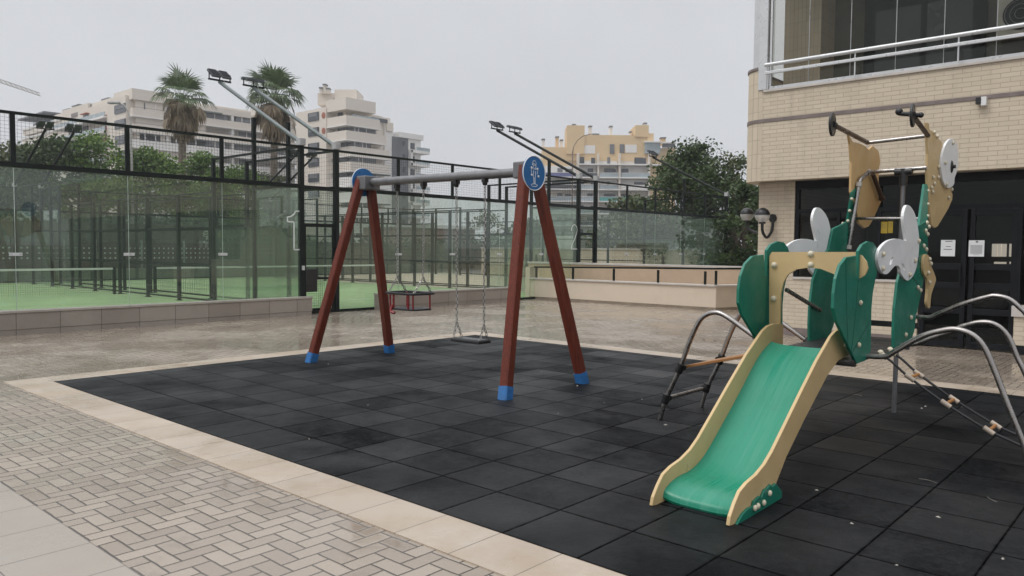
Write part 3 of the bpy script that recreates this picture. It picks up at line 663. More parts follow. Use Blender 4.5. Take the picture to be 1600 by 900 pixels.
def court(y0, y1, label, idx):
    c = thing('padel_court_cage', label, 'court cage', (HX, (y0+y1)/2, 0), 'padel court cages')
    n = 5; st = (y1-y0)/n
    for x, front in ((HX, True), (FX, False)):
        for i in range(n+1):
            y = y0+st*i; end = i in (0, n)
            w = .055 if end else .04
            p = MB()
            if end: p.box(x-w, y-w, 0, x+w, y+w, HT)
            else: p.box(x-w*.6, y-w, HG+.05, x+w*.6, y+w, HT-.03)
            p.build('post', mt['cage'], c, bevel=.006)
            if not end and not front: MB().box(x-.12, y-.04, 0, x-.04, y+.04, HG).build('post', mt['cage'], c)
        for i in range(n):
            g = MB().box(x-.006, y0+st*i+(.006 if i else .06), .06, x+.006, y0+st*(i+1)-(.006 if i < n-1 else .06), HG-.045)
            go = g.build('glass_panel', mt['glass'], c)
            if front and i:
                q = MB(); yj = y0+st*i; q.box(x+.0075, yj-.1, 1.33, x+.02, yj+.1, 1.385); q.build('glass_clip', mt['alu'], go, bevel=.004)
                q = MB().box(x-.004, yj-.0035, .06, x+.004, yj+.0035, HG-.05); q.build('glass_edge', M('glass_edge', (.45,.52,.47), .3), go)
        MB().box(x-.05, y0+.056, HG-.04, x+.05, y1-.056, HG+.05).build('glass_rail', mt['cage'], c, bevel=.006)
        MB().box(x-.03, y0+.056, HT-.05, x+.03, y1-.056, HT).build('top_rail', mt['cage'], c, bevel=.005)
        MB().box(x-.04, y0+.056, .0, x+.04, y1-.056, .06).build('base_rail', mt['cage'], c)
        w = MB(); wires(w, (x, y0+.05, 0), (x, y1-.05, 0), HG+.05, HT-.05, .062 if front else .11); w.build('mesh_panel', mt['wire'], c)
    for y in (y0, y1):                                # long sides: stepped glass at the ends, mesh between
        s_ = 1 if y == y1 else -1
        for a, sg in ((HX, -1), (FX, 1)):
            for (d0, d1, h) in ((.06, 1.98, HG), (2.02, 3.95, 2.0)):
                MB().box(a+sg*d0, y-.006, .06, a+sg*d1, y+.006, h).build('glass_panel', mt['glass'], c)
                MB().box(a+sg*d0, y-.03, h, a+sg*d1, y+.03, h+.06).build('glass_rail', mt['cage'], c)
            MB().box(a+sg*.06, y-.025, HT-.05, a+sg*4.0, y+.025, HT).build('top_rail', mt['cage'], c)
            w = MB(); wires(w, (a+sg*.06, y, 0), (a+sg*4.0, y, 0), HG+.06, HT-.05, .1, .0018); w.build('mesh_panel', mt['wire'], c)
        for k in range(1, 10):
            x = HX-2.0*k; h = 4.62 if k in (1,) else (HT if k in (2, 8, 9) else 2.92)
            p = MB().box(x-.045, y-.04, 0, x+.045, y+.04, h); p.box(x-.09, y-.07, 0, x+.09, y+.07, .03)
            if k in (5,): p.box(x-.05, y-.2, 0, x+.05, y+.2, .02)
            p.build('post', mt['cage'], c)
        for (xa, xb) in ((HX-4.05, FX+4.05),):
            for z in (.1, 1.0, 2.0, 2.92): MB().box(xa, y-.022, z-.022, xb, y+.022, z+.022).build('side_rail', mt['cage'], c)
            w = MB(); wires(w, (xa, y, 0), (xb, y, 0), .12, 2.9, .13, .0018); w.build('mesh_panel', mt['wire'], c)
    return c
c1 = court(-3.0, 6.42, 'dark green padel cage with a white outlined 1, leftmost of the three cages', 1)
c2 = court(7.36, 16.76, 'dark green padel cage marked with a white 2, middle one seen behind the swings', 2)
c3 = court(17.7, 27.1, 'dark green padel cage marked with a white 3, farthest one beyond the cream ramp wall', 3)
one = [[(.0,.84),(.1,.86),(.2,.93),(.24,1.0)], [(.24,1.0),(.38,1.0)], [(.0,.84),(.0,.72)], [(.0,.72),(.19,.72)], [(.19,.72),(.19,.0)], [(.19,.0),(.38,.0)], [(.38,0),(.38,1)]]
two = [[(.0,.75),(.05,.92),(.2,1.0),(.36,.9),(.38,.72),(.25,.45),(.08,.2),(.0,.02)], [(.0,.0),(.42,.0)]]
three = [[(.0,.85),(.1,.97),(.25,1.0),(.38,.85),(.33,.62),(.18,.54)], [(.18,.54),(.36,.46),(.42,.25),(.3,.04),(.12,.0),(.0,.12)]]
pa = Xp(449, 390, HX); numeral(c1, one, pa.y, pa.z, .86, HX+.012)
pa = Xp(892, 389, HX); numeral(c2, two, pa.y, pa.z, .78, HX+.012)
pa = Xp(1123.5, 394, HX); numeral(c3, three, pa.y, pa.z, .85, HX+.012)
# gates between the courts
def gate(y0, y1, label):
    g = thing('mesh_gate', label, 'gate', (HX, (y0+y1)/2, 0), 'gates between the courts')
    f = MB(); a, b2 = y0+.06, y1-.06
    for z0_, z1_ in ((.06,.12),(1.98,2.06)): f.box(HX-.025, a, z0_, HX+.025, b2, z1_)
    f.box(HX-.025, a, .12, HX+.025, a+.05, 1.98); f.box(HX-.025, b2-.05, .12, HX+.025, b2, 1.98); f.box(HX-.02, a+.05, .78, HX+.02, b2-.05, .83)
    f.build('gate_frame', mt['cage'], g)
    MB().box(HX-.05, a, HG-.06, HX+.05, b2, HG+.03).build('header', mt['cage'], g); MB().box(HX-.025, a, HT-.06, HX+.025, b2, HT-.01).build('top_rail', mt['cage'], g); MB().box(HX-.06, a, .0, HX+.06, b2, .055).build('threshold', mt['cage'], g)
    w = MB(); wires(w, (HX, a+.05, 0), (HX, b2-.05, 0), .12, 1.98, .055, .003); w.build('gate_mesh', mt['wire'], g)
    w = MB(); wires(w, (HX, a, 0), (HX, b2, 0), 2.06, HG-.06, .055, .003); w.build('gate_mesh', mt['wire'], g)
    MB().box(HX+.026, a, .5, HX+.075, a+.31, 1.02).build('lock_box', mt['black'], g, bevel=.005)
    q = MB(); q.box(HX+.06, a-.09, 1.0, HX+.09, a-.03, 1.1); q.build('gate_handle', mt['alu'], g)
gate(6.42, 7.36, 'dark mesh gate with a black lock box between courts 1 and 2')
gate(16.76, 17.7, 'dark mesh gate between courts 2 and 3, behind the ramp wall')
# floodlights on slanted arms at the corners
def flood(y, label, s=1, x=HX, base=3.82, drop=True, tilt=.62):
    t = thing('floodlight', label, 'floodlight', (x, y, base), 'floodlights on the court corners')
    tip = V((x-3.62*s, y, base+1.86))
    MB().box(x-.07, y-.075, base-.03, x+.09, y+.075, base+.13).build('arm_foot', mt['lampgrey'], t, bevel=.01)
    MB().tube([(x+.0*s, y, base+.04), tip], .046, 10).build('arm', mt['cage'] if not drop else mt['galvd'], t, smooth=True)
    br = MB().box(tip.x-.025, y-.3, tip.z+.02, tip.x+.025, y+.3, tip.z+.06)
    for yy in (-.28, .0, .28): br.box(tip.x-.012, y+yy-.01, tip.z+.06, tip.x+.012, y+yy+.01, tip.z+.22)
    br.build('lamp_bracket', mt['cage'], t)
    a = V((math.cos(tilt)*s, 0, -math.sin(tilt))); n_ = V((math.sin(tilt)*s, 0, math.cos(tilt)))
    for k in (-.14, .14):
        cpt = V((tip.x-.02*s, y+k, tip.z+.2))
        h = MB().obox(cpt, a*.17, V((0,.118,0)), n_*.028)
        for q in range(6): h.obox(cpt+n_*.04+a*(-.13+.052*q), a*.006, V((0,.108,0)), n_*.014)
        ho = h.build('lamp_head', mt['lamphead'], t, bevel=.005)
        MB().obox(cpt-n_*.03, a*.15, V((0,.1,0)), n_*.003).build('lamp_lens', mt['lens'], ho)
    q = MB().tube(smooth_path([tip+V((.1*s,.05,.05)), tip+V((.2*s,.1,-.18)), tip+V((.45*s,.03,-.2)), tip+V((.5*s,0,-.24))], 5), .008, 6); q.build('cable', mt['lampgrey'], t, smooth=True)
    return t
mt['galvd'] = M('grey_green_arm', (.13,.15,.15), .4, .3)
mt['lamphead'] = M('lamp_head_grey', (.085,.092,.1), .5, .2)
flood(6.42, 'twin floodlight, slanted grey arm, from the right corner of court 1, left of two')
flood(7.36, 'twin floodlight, slanted grey arm, in front of the second palm', tilt=.2)
flood(16.76, 'twin floodlight, slanted dark arm, from the right corner of court 2, higher of its pair', drop=False)
flood(17.7, 'twin floodlight, slanted dark arm, from the left corner of court 3, nearer the beige block', drop=False, tilt=.3)
flood(27.1, 'twin floodlight on a slanted dark arm in front of the big tree by court 3', drop=False)
flood(6.42, 'far twin floodlight leaning over court 1 from its back corner, left of two', -1, FX, drop=False)
flood(7.36, 'far twin floodlight leaning over court 2 from its back corner, right of two', -1, FX, drop=False)
flood(16.76, 'far twin floodlight leaning up from the back corner of court 2', -1, FX, drop=False)
flood(17.7, 'far twin floodlight leaning up from the back corner of court 3', -1, FX, drop=False)
# nets
def net(y0, y1, label):
    t = thing('padel_net', label, 'net', (-19.5, (y0+y1)/2, 0), 'padel nets')
    for y in (y0, y1): MB().box(-19.54, y-.04, 0, -19.46, y+.04, .86).build('net_post', mt['cage'], t)
    MB().box(-19.51, y0+.04, .77, -19.49, y1-.04, .83).build('net_tape', mt['tape'], t)
    w = MB(); wires(w, (-19.5, y0+.04, 0), (-19.5, y1-.04, 0), .03, .77, .06, .003); w.build('net_mesh', mt['net'], t)
net(-2.9, 6.25, 'padel net with white tape across court 1'); net(7.5, 16.6, 'padel net with white tape across court 2')
# low granite walls in front of the courts
def granwall(x0, x1, y0, y1, h, label, z0=0):
    t = thing('low_wall', label, 'low wall', ((x0+x1)/2, (y0+y1)/2, 0), 'low granite walls')
    MB().box(x0, y0, .09, x1, y1, h-.045).build('wall_body', mt['wallgran'], t, bevel=.004)
    MB().box(x0-.02, y0-.01, h-.042, x1+.02, y1+.012, h).build('wall_coping', mt['sill2'], t, bevel=.006)
    MB().box(x0+.01, y0, 0, x1-.012, y1-.01, .087).build('wall_plinth', mt['wallgran'], t)
    return t
def gran_mat():
    m, t, b, tc = newmat('granite_cladding')
    x, y, z = t.xyz(tc)
    Y = t.m('MULTIPLY', t.m('ADD', y, .3), 1/.68); i = t.m('FLOOR', Y); fy = t.m('SUBTRACT', Y, i)
    d = t.m('MULTIPLY', t.m('MINIMUM', fy, t.m('SUBTRACT', 1., fy)), .68)
    wn = t.node('ShaderNodeTexWhiteNoise', noise_dimensions='1D'); t.l.new(i, wn.inputs['W'])
    c = t.mix(wn.outputs['Value'], (.29,.25,.212,1), (.365,.322,.278,1))
    c = t.mix(t.ramp(t.noise(tc, 80, 2), .35, .65, 0, .3), c, (.15,.13,.115,1))
    c = t.mix(t.ramp(t.noise(tc, 2.2, 6, .65), .5, .75, 0, .45), c, (.19,.155,.13,1))
    c = t.mix(t.ramp(d, .002, .008), (.06,.05,.045,1), c)
    t.l.new(c, b.inputs['Base Color']); b.inputs['Roughness'].default_value = .5
    return m
mt['wallgran'] = gran_mat(); mt['sill2'] = M('granite_coping', (.36,.325,.285), .4, var=.12, scale=6)
granwall(-9.43, -9.2, -3.2, 6.5, .41, 'low brown granite wall under the glass of court 1')
granwall(-9.43, -9.2, 8.42, 13.62, .41, 'low granite wall behind the swings at court 2')
granwall(-29.9, -29.66, -4.2, 28, .5, 'low grey wall along the far end of the courts')

# cream ramp wall with black handrail
t = thing('ramp_wall', 'cream rendered ramp wall with a black handrail along its front', 'ramp wall', (-6.5, 14.6, 0))
FL, FRt = V((-9.86, 14.6, 0)), V((-3.5, 14.6, 0)); ru = V((.36, .93, 0)).normalized(); RB = FRt+ru*4.2
b = MB(); b.box(-9.68, 14.6, .07, -3.5, 14.82, .6); b.build('front_wall', mt['cream'], t)
b = MB(); nr = V((-ru.y, ru.x, 0))*.22
b.hexa([FRt+V((0,.0,.07)), RB+V((0,0,.07)), RB+nr+V((0,0,.07)), FRt+nr*1+V((0,.15,.07))], [FRt+V((0,0,.6)), RB+V((0,0,.6)), RB+nr+V((0,0,.6)), FRt+nr+V((0,.15,.6))]); b.build('side_wall', mt['cream'], t)
b = MB().box(-9.86, 14.585, 0, -9.683, 14.85, .97); b.build('end_pillar', mt['cream'], t)
b = MB(); b.box(-9.68, 14.56, .602, -3.52, 14.84, .64); e0_ = FRt+V((.02,-.035,.602)); b.hexa([e0_, RB+V((.05,0,.602)), RB+nr*1.15+V((0,0,.602)), FRt+nr*1.15+V((-.02,.1,.602))], [p+V((0,0,.036)) for p in (e0_, RB+V((.05,0,.602)), RB+nr*1.15+V((0,0,.602)), FRt+nr*1.15+V((-.02,.1,.602)))]); b.build('wall_coping', mt['sill'], t)
b = MB(); b.box(-9.7, 14.588, 0, -3.49, 14.8, .068); b.hexa([FRt+V((.01,-.012,0)), RB+V((.012,0,0)), RB+nr, FRt+nr+V((0,.1,0))], [p+V((0,0,.068)) for p in (FRt+V((.01,-.012,0)), RB+V((.012,0,0)), RB+nr, FRt+nr+V((0,.1,0)))]); b.build('wall_plinth', M('brown_plinth', (.25,.2,.15), .6), t)  # plinth strip in a darker brown than the wall
b = MB().box(-11.3, 16.4, 0, -2.2, 16.62, 1.03); b.build('rear_wall', mt['peach'], t)
b = MB().box(-11.32, 16.37, 1.032, -2.2, 16.65, 1.09); b.build('wall_coping', mt['sill'], t)
rz_ = .985
b = MB().bar((-9.6,14.7,rz_-.02), (-3.58,14.7,rz_+.07), .05, .045); b.bar(FRt+nr*.5+V((.0,.08,rz_+.07)), RB+nr*.5+V((0,0,rz_+.07)), .05, .045); b.build('handrail', mt['cage'], t)
for x in (-9.52, -8.12, -6.68, -5.25, -3.86): MB().box(x-.025, 14.675, .642, x+.025, 14.725, rz_-.005).build('rail_post', mt['cage'], t)
for k in (.04, 1.5, 3.0):
    p = FRt+nr*.5+ru*k+V((0,.08,0)); MB().box(p.x-.025, p.y-.025, .642, p.x+.025, p.y+.025, rz_+.015).build('rail_post', mt['cage'], t)

# ---------------------------------------------------------------- apartment house on the right
YF, YG, BX1 = 9.9, 10.3, 16.0
hs = thing('apartment_house', 'cream brick apartment house with glazed balcony and black glass entrance on the right', 'building', (3, YG, 0))
rc = .42; x0 = -.28
def roundfront(z0, z1, name, mat, out=0., depth=3.2):
    b = MB(); pts = []
    for k in range(13):
        a = math.pi/2*k/12
        pts.append((x0-math.sin(a)*(rc+out), YF+rc-math.cos(a)*(rc+out)))
    pts.append((x0-rc-out, YF+depth)); 
    inn = [(x0-math.sin(math.pi/2*k/12)*(rc-.22), YF+rc-math.cos(math.pi/2*k/12)*(rc-.22)) for k in range(13)]+[(x0-rc+.22, YF+depth)]
    n = len(pts); vs = [(p[0],p[1],z0) for p in pts+inn]+[(p[0],p[1],z1) for p in pts+inn]; N = 2*n; fs = []
    for i in range(n-1):
        fs += [(i,i+1,N+i+1,N+i), (n+i+1,n+i,N+n+i,N+n+i+1), (N+i,N+i+1,N+n+i+1,N+n+i), (i+1,i,n+i,n+i+1)]
    fs += [(0,N,N+n,n), (n-1,2*n-1,N+2*n-1,N+n-1)]
    return b.add(vs, fs).build(name, mat, hs, smooth=True)
ZS, ZB, ZT = 2.77, 3.84, 4.33
MB().box(x0+.001, YF, ZS, BX1, YF+.22, ZT).build('fascia_wall', brX, hs)
roundfront(ZS, 4.74, 'rounded_corner_wall', brP)
roundfront(4.745, 4.79, 'corner_coping', mt['band'], .02)
MB().box(x0+.001, YF-.012, ZB-.034, BX1, YF-.002, ZB+.026).build('stone_band', mt['band'], hs)
b = MB()
for k in range(12):
    a, a2 = math.pi/2*k/12, math.pi/2*(k+1)/12
    q = lambda a, r: (x0-math.sin(a)*r, YF+rc-math.cos(a)*r)
    p1, p2, p3, p4 = q(a, rc+.002), q(a2, rc+.002), q(a2, rc+.012), q(a, rc+.012)
    b.hexa([(p[0],p[1],ZB-.034) for p in (p1,p2,p3,p4)], [(p[0],p[1],ZB+.026) for p in (p1,p2,p3,p4)])
b.build('stone_band', mt['band'], hs, smooth=True)
MB().box(x0+.02, YF-.03, ZT+.002, BX1, YF+.24, ZT+.045).build('balcony_sill', mt['sill'], hs, bevel=.006)
MB().box(x0+.12, YF-.0, ZT+.047, BX1, YF+.06, ZT+.095).build('glazing_track', mt['alu'], hs, bevel=.004)
MB().box(x0-.2, YF+.24, ZS+.001, BX1, YG+3, ZS+.2).build('balcony_floor', mt['soffit'], hs)
MB().box(x0-.38, YF-.25, 7.3, BX1, YG+3, 7.6).build('upper_slab', mt['soffit'], hs)
# corner mullion + balcony glazing
for q in ((-.36, YF-.02, ZT+.05, -.2, YF+.14, 7.3), (-.17, YF+.01, ZT+.1, -.13, YF+.06, 7.3), (-.56, YF+.2, 4.79, -.36, YF+.38, 7.3)): MB().box(*q).build('corner_mullion', mt['alu'], hs, bevel=.006)
gj = [-.12, .52, 1.21, 1.91, 2.6, 3.3, 4.0, 5.0, 6.0, 7.0]
for a, c in zip(gj, gj[1:]):
    g = MB().box(a+.006, YF+.025, ZT+.096, c-.006, YF+.035, 7.29).build('balcony_pane', mt['bglass'], hs)
    MB().box(c-.003, YF+.022, ZT+.096, c+.003, YF+.038, 7.29).build('pane_edge', mt['alu'], g)
MB().box(-.62, YF+.45, 4.8, -.6, YF+1.2, 7.29).build('balcony_pane', mt['bglass'], hs)
b = MB(); b.tube([(-.2, YF-.1, 4.79), (BX1, YF-.1, 4.79)], .034, 12); b.build('balcony_rail', mt['alu'], hs, smooth=True)
b = MB(); b.box(-.2, YF-.12, 4.625, BX1, YF-.08, 4.675); b.build('balcony_rail', mt['alu'], hs, bevel=.005)
for x in (-.14, 1.33, 2.83, 4.3, 5.8): MB().tube([(x, YF-.1, ZT+.04), (x, YF-.1, 4.78)], .012, 8).build('rail_post', mt['alu'], hs)
# balcony interior
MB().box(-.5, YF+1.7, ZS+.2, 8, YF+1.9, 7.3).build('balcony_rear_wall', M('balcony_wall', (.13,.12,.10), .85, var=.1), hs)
MB().box(-.33, YF+1.0, ZS+.2, .35, YF+1.69, 7.3).build('balcony_side_wall', brP, hs)
b = MB(); b.box(.9, YF+1.64, ZS+.3, 2.85, YF+1.698, 6.3); b.build('balcony_sliding_door', mt['dframe'], hs)
MB().box(1.1, YF+1.625, 3.2, 1.85, YF+1.635, 5.85).build('door_pane', mt['bwin'], hs)
MB().box(1.95, YF+1.625, 3.2, 2.65, YF+1.635, 5.85).build('door_pane', mt['bwin'], hs)
b = MB().box(4.2, YF+1.64, ZS+.3, 7.0, YF+1.698, 6.6).build('balcony_sliding_door', mt['dframe'], hs)
ac = thing('air_conditioner', 'pale air conditioner with a round fan grille on the upper balcony wall', 'air conditioner', (3.45, YF+1.5, 5.3))
MB().box(3.05, YF+1.35, 5.0, 3.85, YF+1.69, 5.65).build('unit_case', M('ac_case', (.5,.49,.44), .5), ac, bevel=.01)
q = MB(); q.cyl((3.38, YF+1.345, 5.33), (0,1,0), .25, .012, 28); q.build('fan_grille', mt['dframe'], ac)
q = MB()
for k in range(3): q.obox((3.38+.1*math.cos(k*1.257), YF+1.334, 5.33+.1*math.sin(k*1.257)), (.1*math.cos(k*1.257),0,.1*math.sin(k*1.257)), (-.035*math.sin(k*1.257),0,.035*math.cos(k*1.257)), (0,.003,0))
q.build('fan_blades', mt['dframe'], ac)
q = MB()
for r_ in (.08, .15, .22): q.tube([(3.38+r_*math.cos(6.2832*k/24), YF+1.327, 5.33+r_*math.sin(6.2832*k/24)) for k in range(25)], .004, 4, False)
q.build('grille_rings', mt['lampgrey'], ac)
# ground floor
MB().box(-.48, YG, .14, .19, YG+.45, ZS).build('corner_pillar', brX, hs)
MB().box(-.478, YG+.451, .14, -.2, YG+4.19, ZS-.01).build('flank_wall', brX, hs)
MB().box(.19, YG, .14, 2.26, YG+.25, 1.02).build('window_parapet', brX, hs)
MB().box(.19, YG-.02, 1.022, 2.26, YG+.27, 1.06).build('parapet_coping', mt['sill'], hs)
b = MB().box(-.49, YG-.015, 0, 2.27, YG+.24, .138); b.build('dark_plinth', mt['band'], hs)
MB().box(3.62, YG-.12, .14, 5.0, YG+.25, .57).build('entrance_parapet', brX, hs)
MB().box(3.59, YG-.15, .572, 5.0, YG+.28, .73).build('parapet_coping', mt['sill'], hs)
MB().box(3.615, YG-.13, 0, 5.0, YG+.24, .138).build('dark_plinth', mt['dframe'], hs)
MB().box(.19, YG+.02, 2.63, BX1, YG+.12, ZS-.002).build('lintel_frame', mt['dframe'], hs)
MB().box(.19, YG+.03, 1.062, .26, YG+.11, 2.63).build('window_frame', mt['dframe'], hs)
for a, c in ((.26,.93),(.98,1.6),(1.65,2.22)):
    MB().box(a, YG+.065, 1.062, c, YG+.075, 2.2).build('window_pane', mt['dglass'], hs)
    MB().box(c, YG+.04, 1.062, c+.045, YG+.1, 2.2).build('window_frame', mt['dframe'], hs)
for a, c in ((.26,1.62),(1.66,2.24),(2.3,BX1)): MB().box(a, YG+.065, 2.27, c, YG+.075, 2.628).build('transom_pane', mt['dglass'], hs)
MB().box(.26, YG+.035, 2.2, BX1, YG+.105, 2.268).build('transom_frame', mt['dframe'], hs)
for a, c, hx in ((2.28,2.93,2.86),(2.97,3.6,3.04)):
    d = MB(); d.box(a, YG+.03, .02, a+.07, YG+.1, 2.198); d.box(c-.07, YG+.03, .02, c, YG+.1, 2.198)
    for z in (.02,.55,.95,1.25,2.1): d.box(a+.07, YG+.035, z, c-.07, YG+.095, z+.1)
    do = d.build('entrance_door', mt['dframe'], hs, bevel=.004)
    MB().box(a+.07, YG+.06, .12, c-.07, YG+.07, 2.1).build('door_pane', mt['dglass'], do)
    q = MB().box(hx-.012, YG-.03, .95, hx+.012, YG-.008, 1.35).box(hx-.01, YG-.01, 1.0, hx+.01, YG+.03, 1.03).box(hx-.01, YG-.01, 1.28, hx+.01, YG+.03, 1.31); q.build('door_handle', mt['dframe'], do)
MB().box(3.6, YG+.03, .02, 3.66, YG+.1, 2.2).build('door_jamb', mt['dframe'], hs)
# lobby behind the glass
b = MB(); b.box(.2, YG+4.0, 0, 7, YG+4.1, 2.7); b.box(5.4, YG+.3, 0, 5.5, YG+4, 2.7); b.build('lobby_wall', mt['darkin'], hs)
MB().box(-.4, YG+.3, -.02, 8, YG+4.1, .015).build('lobby_floor', M('lobby_floor', (.10,.09,.08), .3), hs)
MB().box(.2, YG+.3, 2.66, BX1, YG+4.1, 2.7).build('lobby_ceiling', mt['darkin'], hs)
MB().box(5.0, YF+.3, 0, BX1, YF+.6, ZS).build('side_wall', mt['dframe'], hs)
MB().box(-.47, YG+4.2, 0, BX1, YG+9, 2.76).build('rear_volume', brX, hs)
MB().box(-.65, YF+3.2, ZS+.21, BX1, YG+9, 7.3).build('rear_volume', brX, hs)
wn_ = thing('lobby_window', 'bright small paned window glowing through the dark glass entrance on the right', 'window', (3.6, YG+3.97, 1.4))
def emis(name, col, st):
    m, t, b, tc = newmat(name); b.inputs['Base Color'].default_value = rgb(col); b.inputs['Emission Color'].default_value = rgb(col); b.inputs['Emission Strength'].default_value = st; return m
wl = emis('daylit_window', (.9,.82,.68), .75)
pw = Yp(1552, 381, YG+3.95); pw2 = Yp(1572, 401, YG+3.95)
for u0, u1 in ((1550,1558),(1559.5,1564),(1565,1572),(1577,1583),(1584.5,1590)):
    a, c = Yp(u0, 381, YG+3.95), Yp(u1, 401, YG+3.95); MB().box(a.x, YG+3.96, c.z, c.x, YG+3.985, a.z).build('window_pane', wl, wn_)
for u0, u1 in ((1553,1572),(1577,1589)):
    a, c = Yp(u0, 409, YG+3.95), Yp(u1, 412.5, YG+3.95); MB().box(a.x, YG+3.96, c.z, c.x, YG+3.985, a.z).build('window_pane', wl, wn_)
def sheetpaper(name, label, cat, u0, v0, u1, v1, mat, lines, y=YG+.026):
    a, c = Yp(u0, v0, y), Yp(u1, v1, y)
    t = thing(name, label, cat, ((a.x+c.x)/2, y, (a.z+c.z)/2))
    MB().box(a.x, y-.004, c.z, c.x, y, a.z).build('sheet', mat, t)
    if lines:
        q = MB(); w = c.x-a.x; h = a.z-c.z
        for (f0, f1, fz, th) in lines: q.box(a.x+w*f0, y-.0055, a.z-h*fz-th, a.x+w*f1, y-.0045, a.z-h*fz)
        q.build('printed_lines', mt['ink'], t)
sheetpaper('paper_notice', 'white paper notice on the left entrance door, few printed lines', 'notice', 1470.5, 375, 1492, 400.5, mt['paper'], [(.3,.8,.06,.012),(.35,.7,.38,.01),(.2,.8,.55,.012)])
sheetpaper('paper_notice', 'white paper notice with dense small print on the right entrance door', 'notice', 1514, 375.5, 1537.5, 401, mt['paper'], [(.45,.6,.04,.025)]+[(.12,.88,.3+.055*k,.005) for k in range(10)]+[(.3,.7,.88,.004)])
sheetpaper('yellow_poster', 'larger yellow poster sheet behind the dark ground floor window', 'poster', 1376, 346.5, 1386.5, 364.5, mt['yellow'], [(.1,.9,.2,.004),(.1,.8,.35,.004),(.1,.9,.5,.004)], YG+.06)
sheetpaper('yellow_poster', 'narrower yellow poster sheet to the right of the larger yellow poster', 'poster', 1388, 346, 1395, 364, mt['yellow'], [(.1,.9,.2,.004),(.1,.8,.4,.004)], YG+.06)
t = thing('security_camera', 'small black and white security camera on the brick fascia under the stone band', 'camera', (3.13, YF-.06, 3.77))
MB().box(3.15, YF-.1, 3.70, 3.22, YF-.001, 3.83).build('camera_case', mt['white'], t, bevel=.006)
MB().box(3.085, YF-.12, 3.73, 3.148, YF-.03, 3.83).build('camera_lens', mt['black'], t, bevel=.006)
# globe wall lamps
def walllamp(label, gc, wallp):
    t = thing('wall_lamp', label, 'wall lamp', gc, 'globe lamps on the brick pillar'); g = V(gc); w = V(wallp); r = .135
    MB().ball(g, r, 24, 10, t0=0, t1=math.pi*.5).build('lamp_cap', mt['black'], t, smooth=True)
    MB().ball(g, r, 24, 10, t0=math.pi*.5, t1=math.pi*.93).build('glass_globe', mt['globe'], t, smooth=True)
    MB().ball(g+V((0,0,-.09)), .034, 10, 6, (1,1,1.6)).build('bulb', mt['paper'], t, smooth=True)
    q = MB(); q.cyl(g+V((0,0,-r-.005)), (0,0,1), .06, .03, 14); d = w-g; d.z = 0
    q.tube(smooth_path([g+V((0,0,-r)), g+V((0,0,-.3))+d*.06, g+V((0,0,-.40))+d*.45, g+V((0,0,-.28))+d*.88, w+V((0,0,-.08))], 6), .026, 10)
    q.cyl(w+V((0,0,-.02))-d*.04, d, .075, .04, 16); q.build('lamp_arm', mt['black'], t, smooth=True)
walllamp('globe wall lamp on the front of the brick pillar, black upper half', (-.285, 10.03, 2.165), (-.2, 10.3, 2.14))
walllamp('globe wall lamp on the side of the brick pillar, seen against the dark tree', (-1.29, 11.55, 2.26), (-.48, 11.6, 2.12))

# ---------------------------------------------------------------- small stuff beyond the ramp
def panel_fence(name, label, p, q, h, n, rows, z=0):
    p, q = V(p), V(q); t = thing(name, label, 'fence', (p+q)/2, 'maroon fences with white dots')
    b = MB(); b.bar(p+V((0,0,z+h/2)), q+V((0,0,z+h/2)), .05, h); b.build('panel', mt['maroon'], t)
    d = (q-p); nrm = d.cross(V((0,0,1))).normalized()
    nrm = nrm if nrm.dot(C-p) > 0 else -nrm
    dots = MB(); k = int(d.length/.22)
    for i in range(k):
        for r in rows: dots.cyl(p+d*((i+.5)/k)+nrm*.028+V((0,0,z+r)), nrm, .042, .008, 8)
    dots.build('white_dots', mt['white'], t)
    for i in range(n+1):
        c = p+d*(i/n)+nrm*.03; MB().box(c.x-.04, c.y-.04, z, c.x+.04, c.y+.04, z+h+.12).build('fence_post', mt['lampgrey'], t)
panel_fence('dotted_fence', 'maroon fence with white dots behind the far end of the courts', (-31.2,-6,0), (-31.2,16,0), 1.65, 11, (.95,1.17,1.39))
panel_fence('dotted_fence', 'maroon fence with white dots beside the brick pillar at the ramp', (-5.6,29,0), (-2.4,29,0), 1.55, 2, (.75,1.0,1.25))
t = thing('garden_wall', 'cream garden wall seen through the glass of court 3', 'wall', (-17.5, 28.4, 0))
MB().box(-25, 28.3, 0, -11.4, 28.5, 1.5).build('wall_body', mt['cream'], t); MB().box(-25, 28.25, 1.502, -11.4, 28.55, 1.57).build('wall_coping', mt['sill'], t)
for x in (-21.6, -20.9, -13.2): MB().box(x-.05, 28.2, 0, x+.05, 28.29, 1.2).build('wall_pilaster', mt['bark'], t)
t = thing('garden_wall', 'short cream wall end right of court 3 near the maroon fence', 'wall', (-3.0, 31, 0))
MB().box(-4.3, 30.8, 0, -1.5, 31.1, 1.75).build('wall_body', mt['cream'], t); MB().box(-4.4, 30.75, 1.752, -1.5, 31.15, 1.86).build('wall_coping', mt['sill'], t)
t = thing('utility_box', 'white utility box standing behind the glass of court 3', 'utility box', (-18.5, 29.4, 0))
c = V((-19.2, 29.2, 0)); MB().box(c.x-.9, c.y-.3, .3, c.x+.7, c.y+.3, 2.2).build('box_body', mt['bwhite'], t, bevel=.02)
MB().box(c.x-.8, c.y-.33, 1.2, c.x+.6, c.y-.305, 1.3).build('vent', mt['lampgrey'], t)
MB().box(c.x-.9, c.y-.31, .02, c.x+.7, c.y+.31, .29).build('box_base', mt['bgrey'], t)

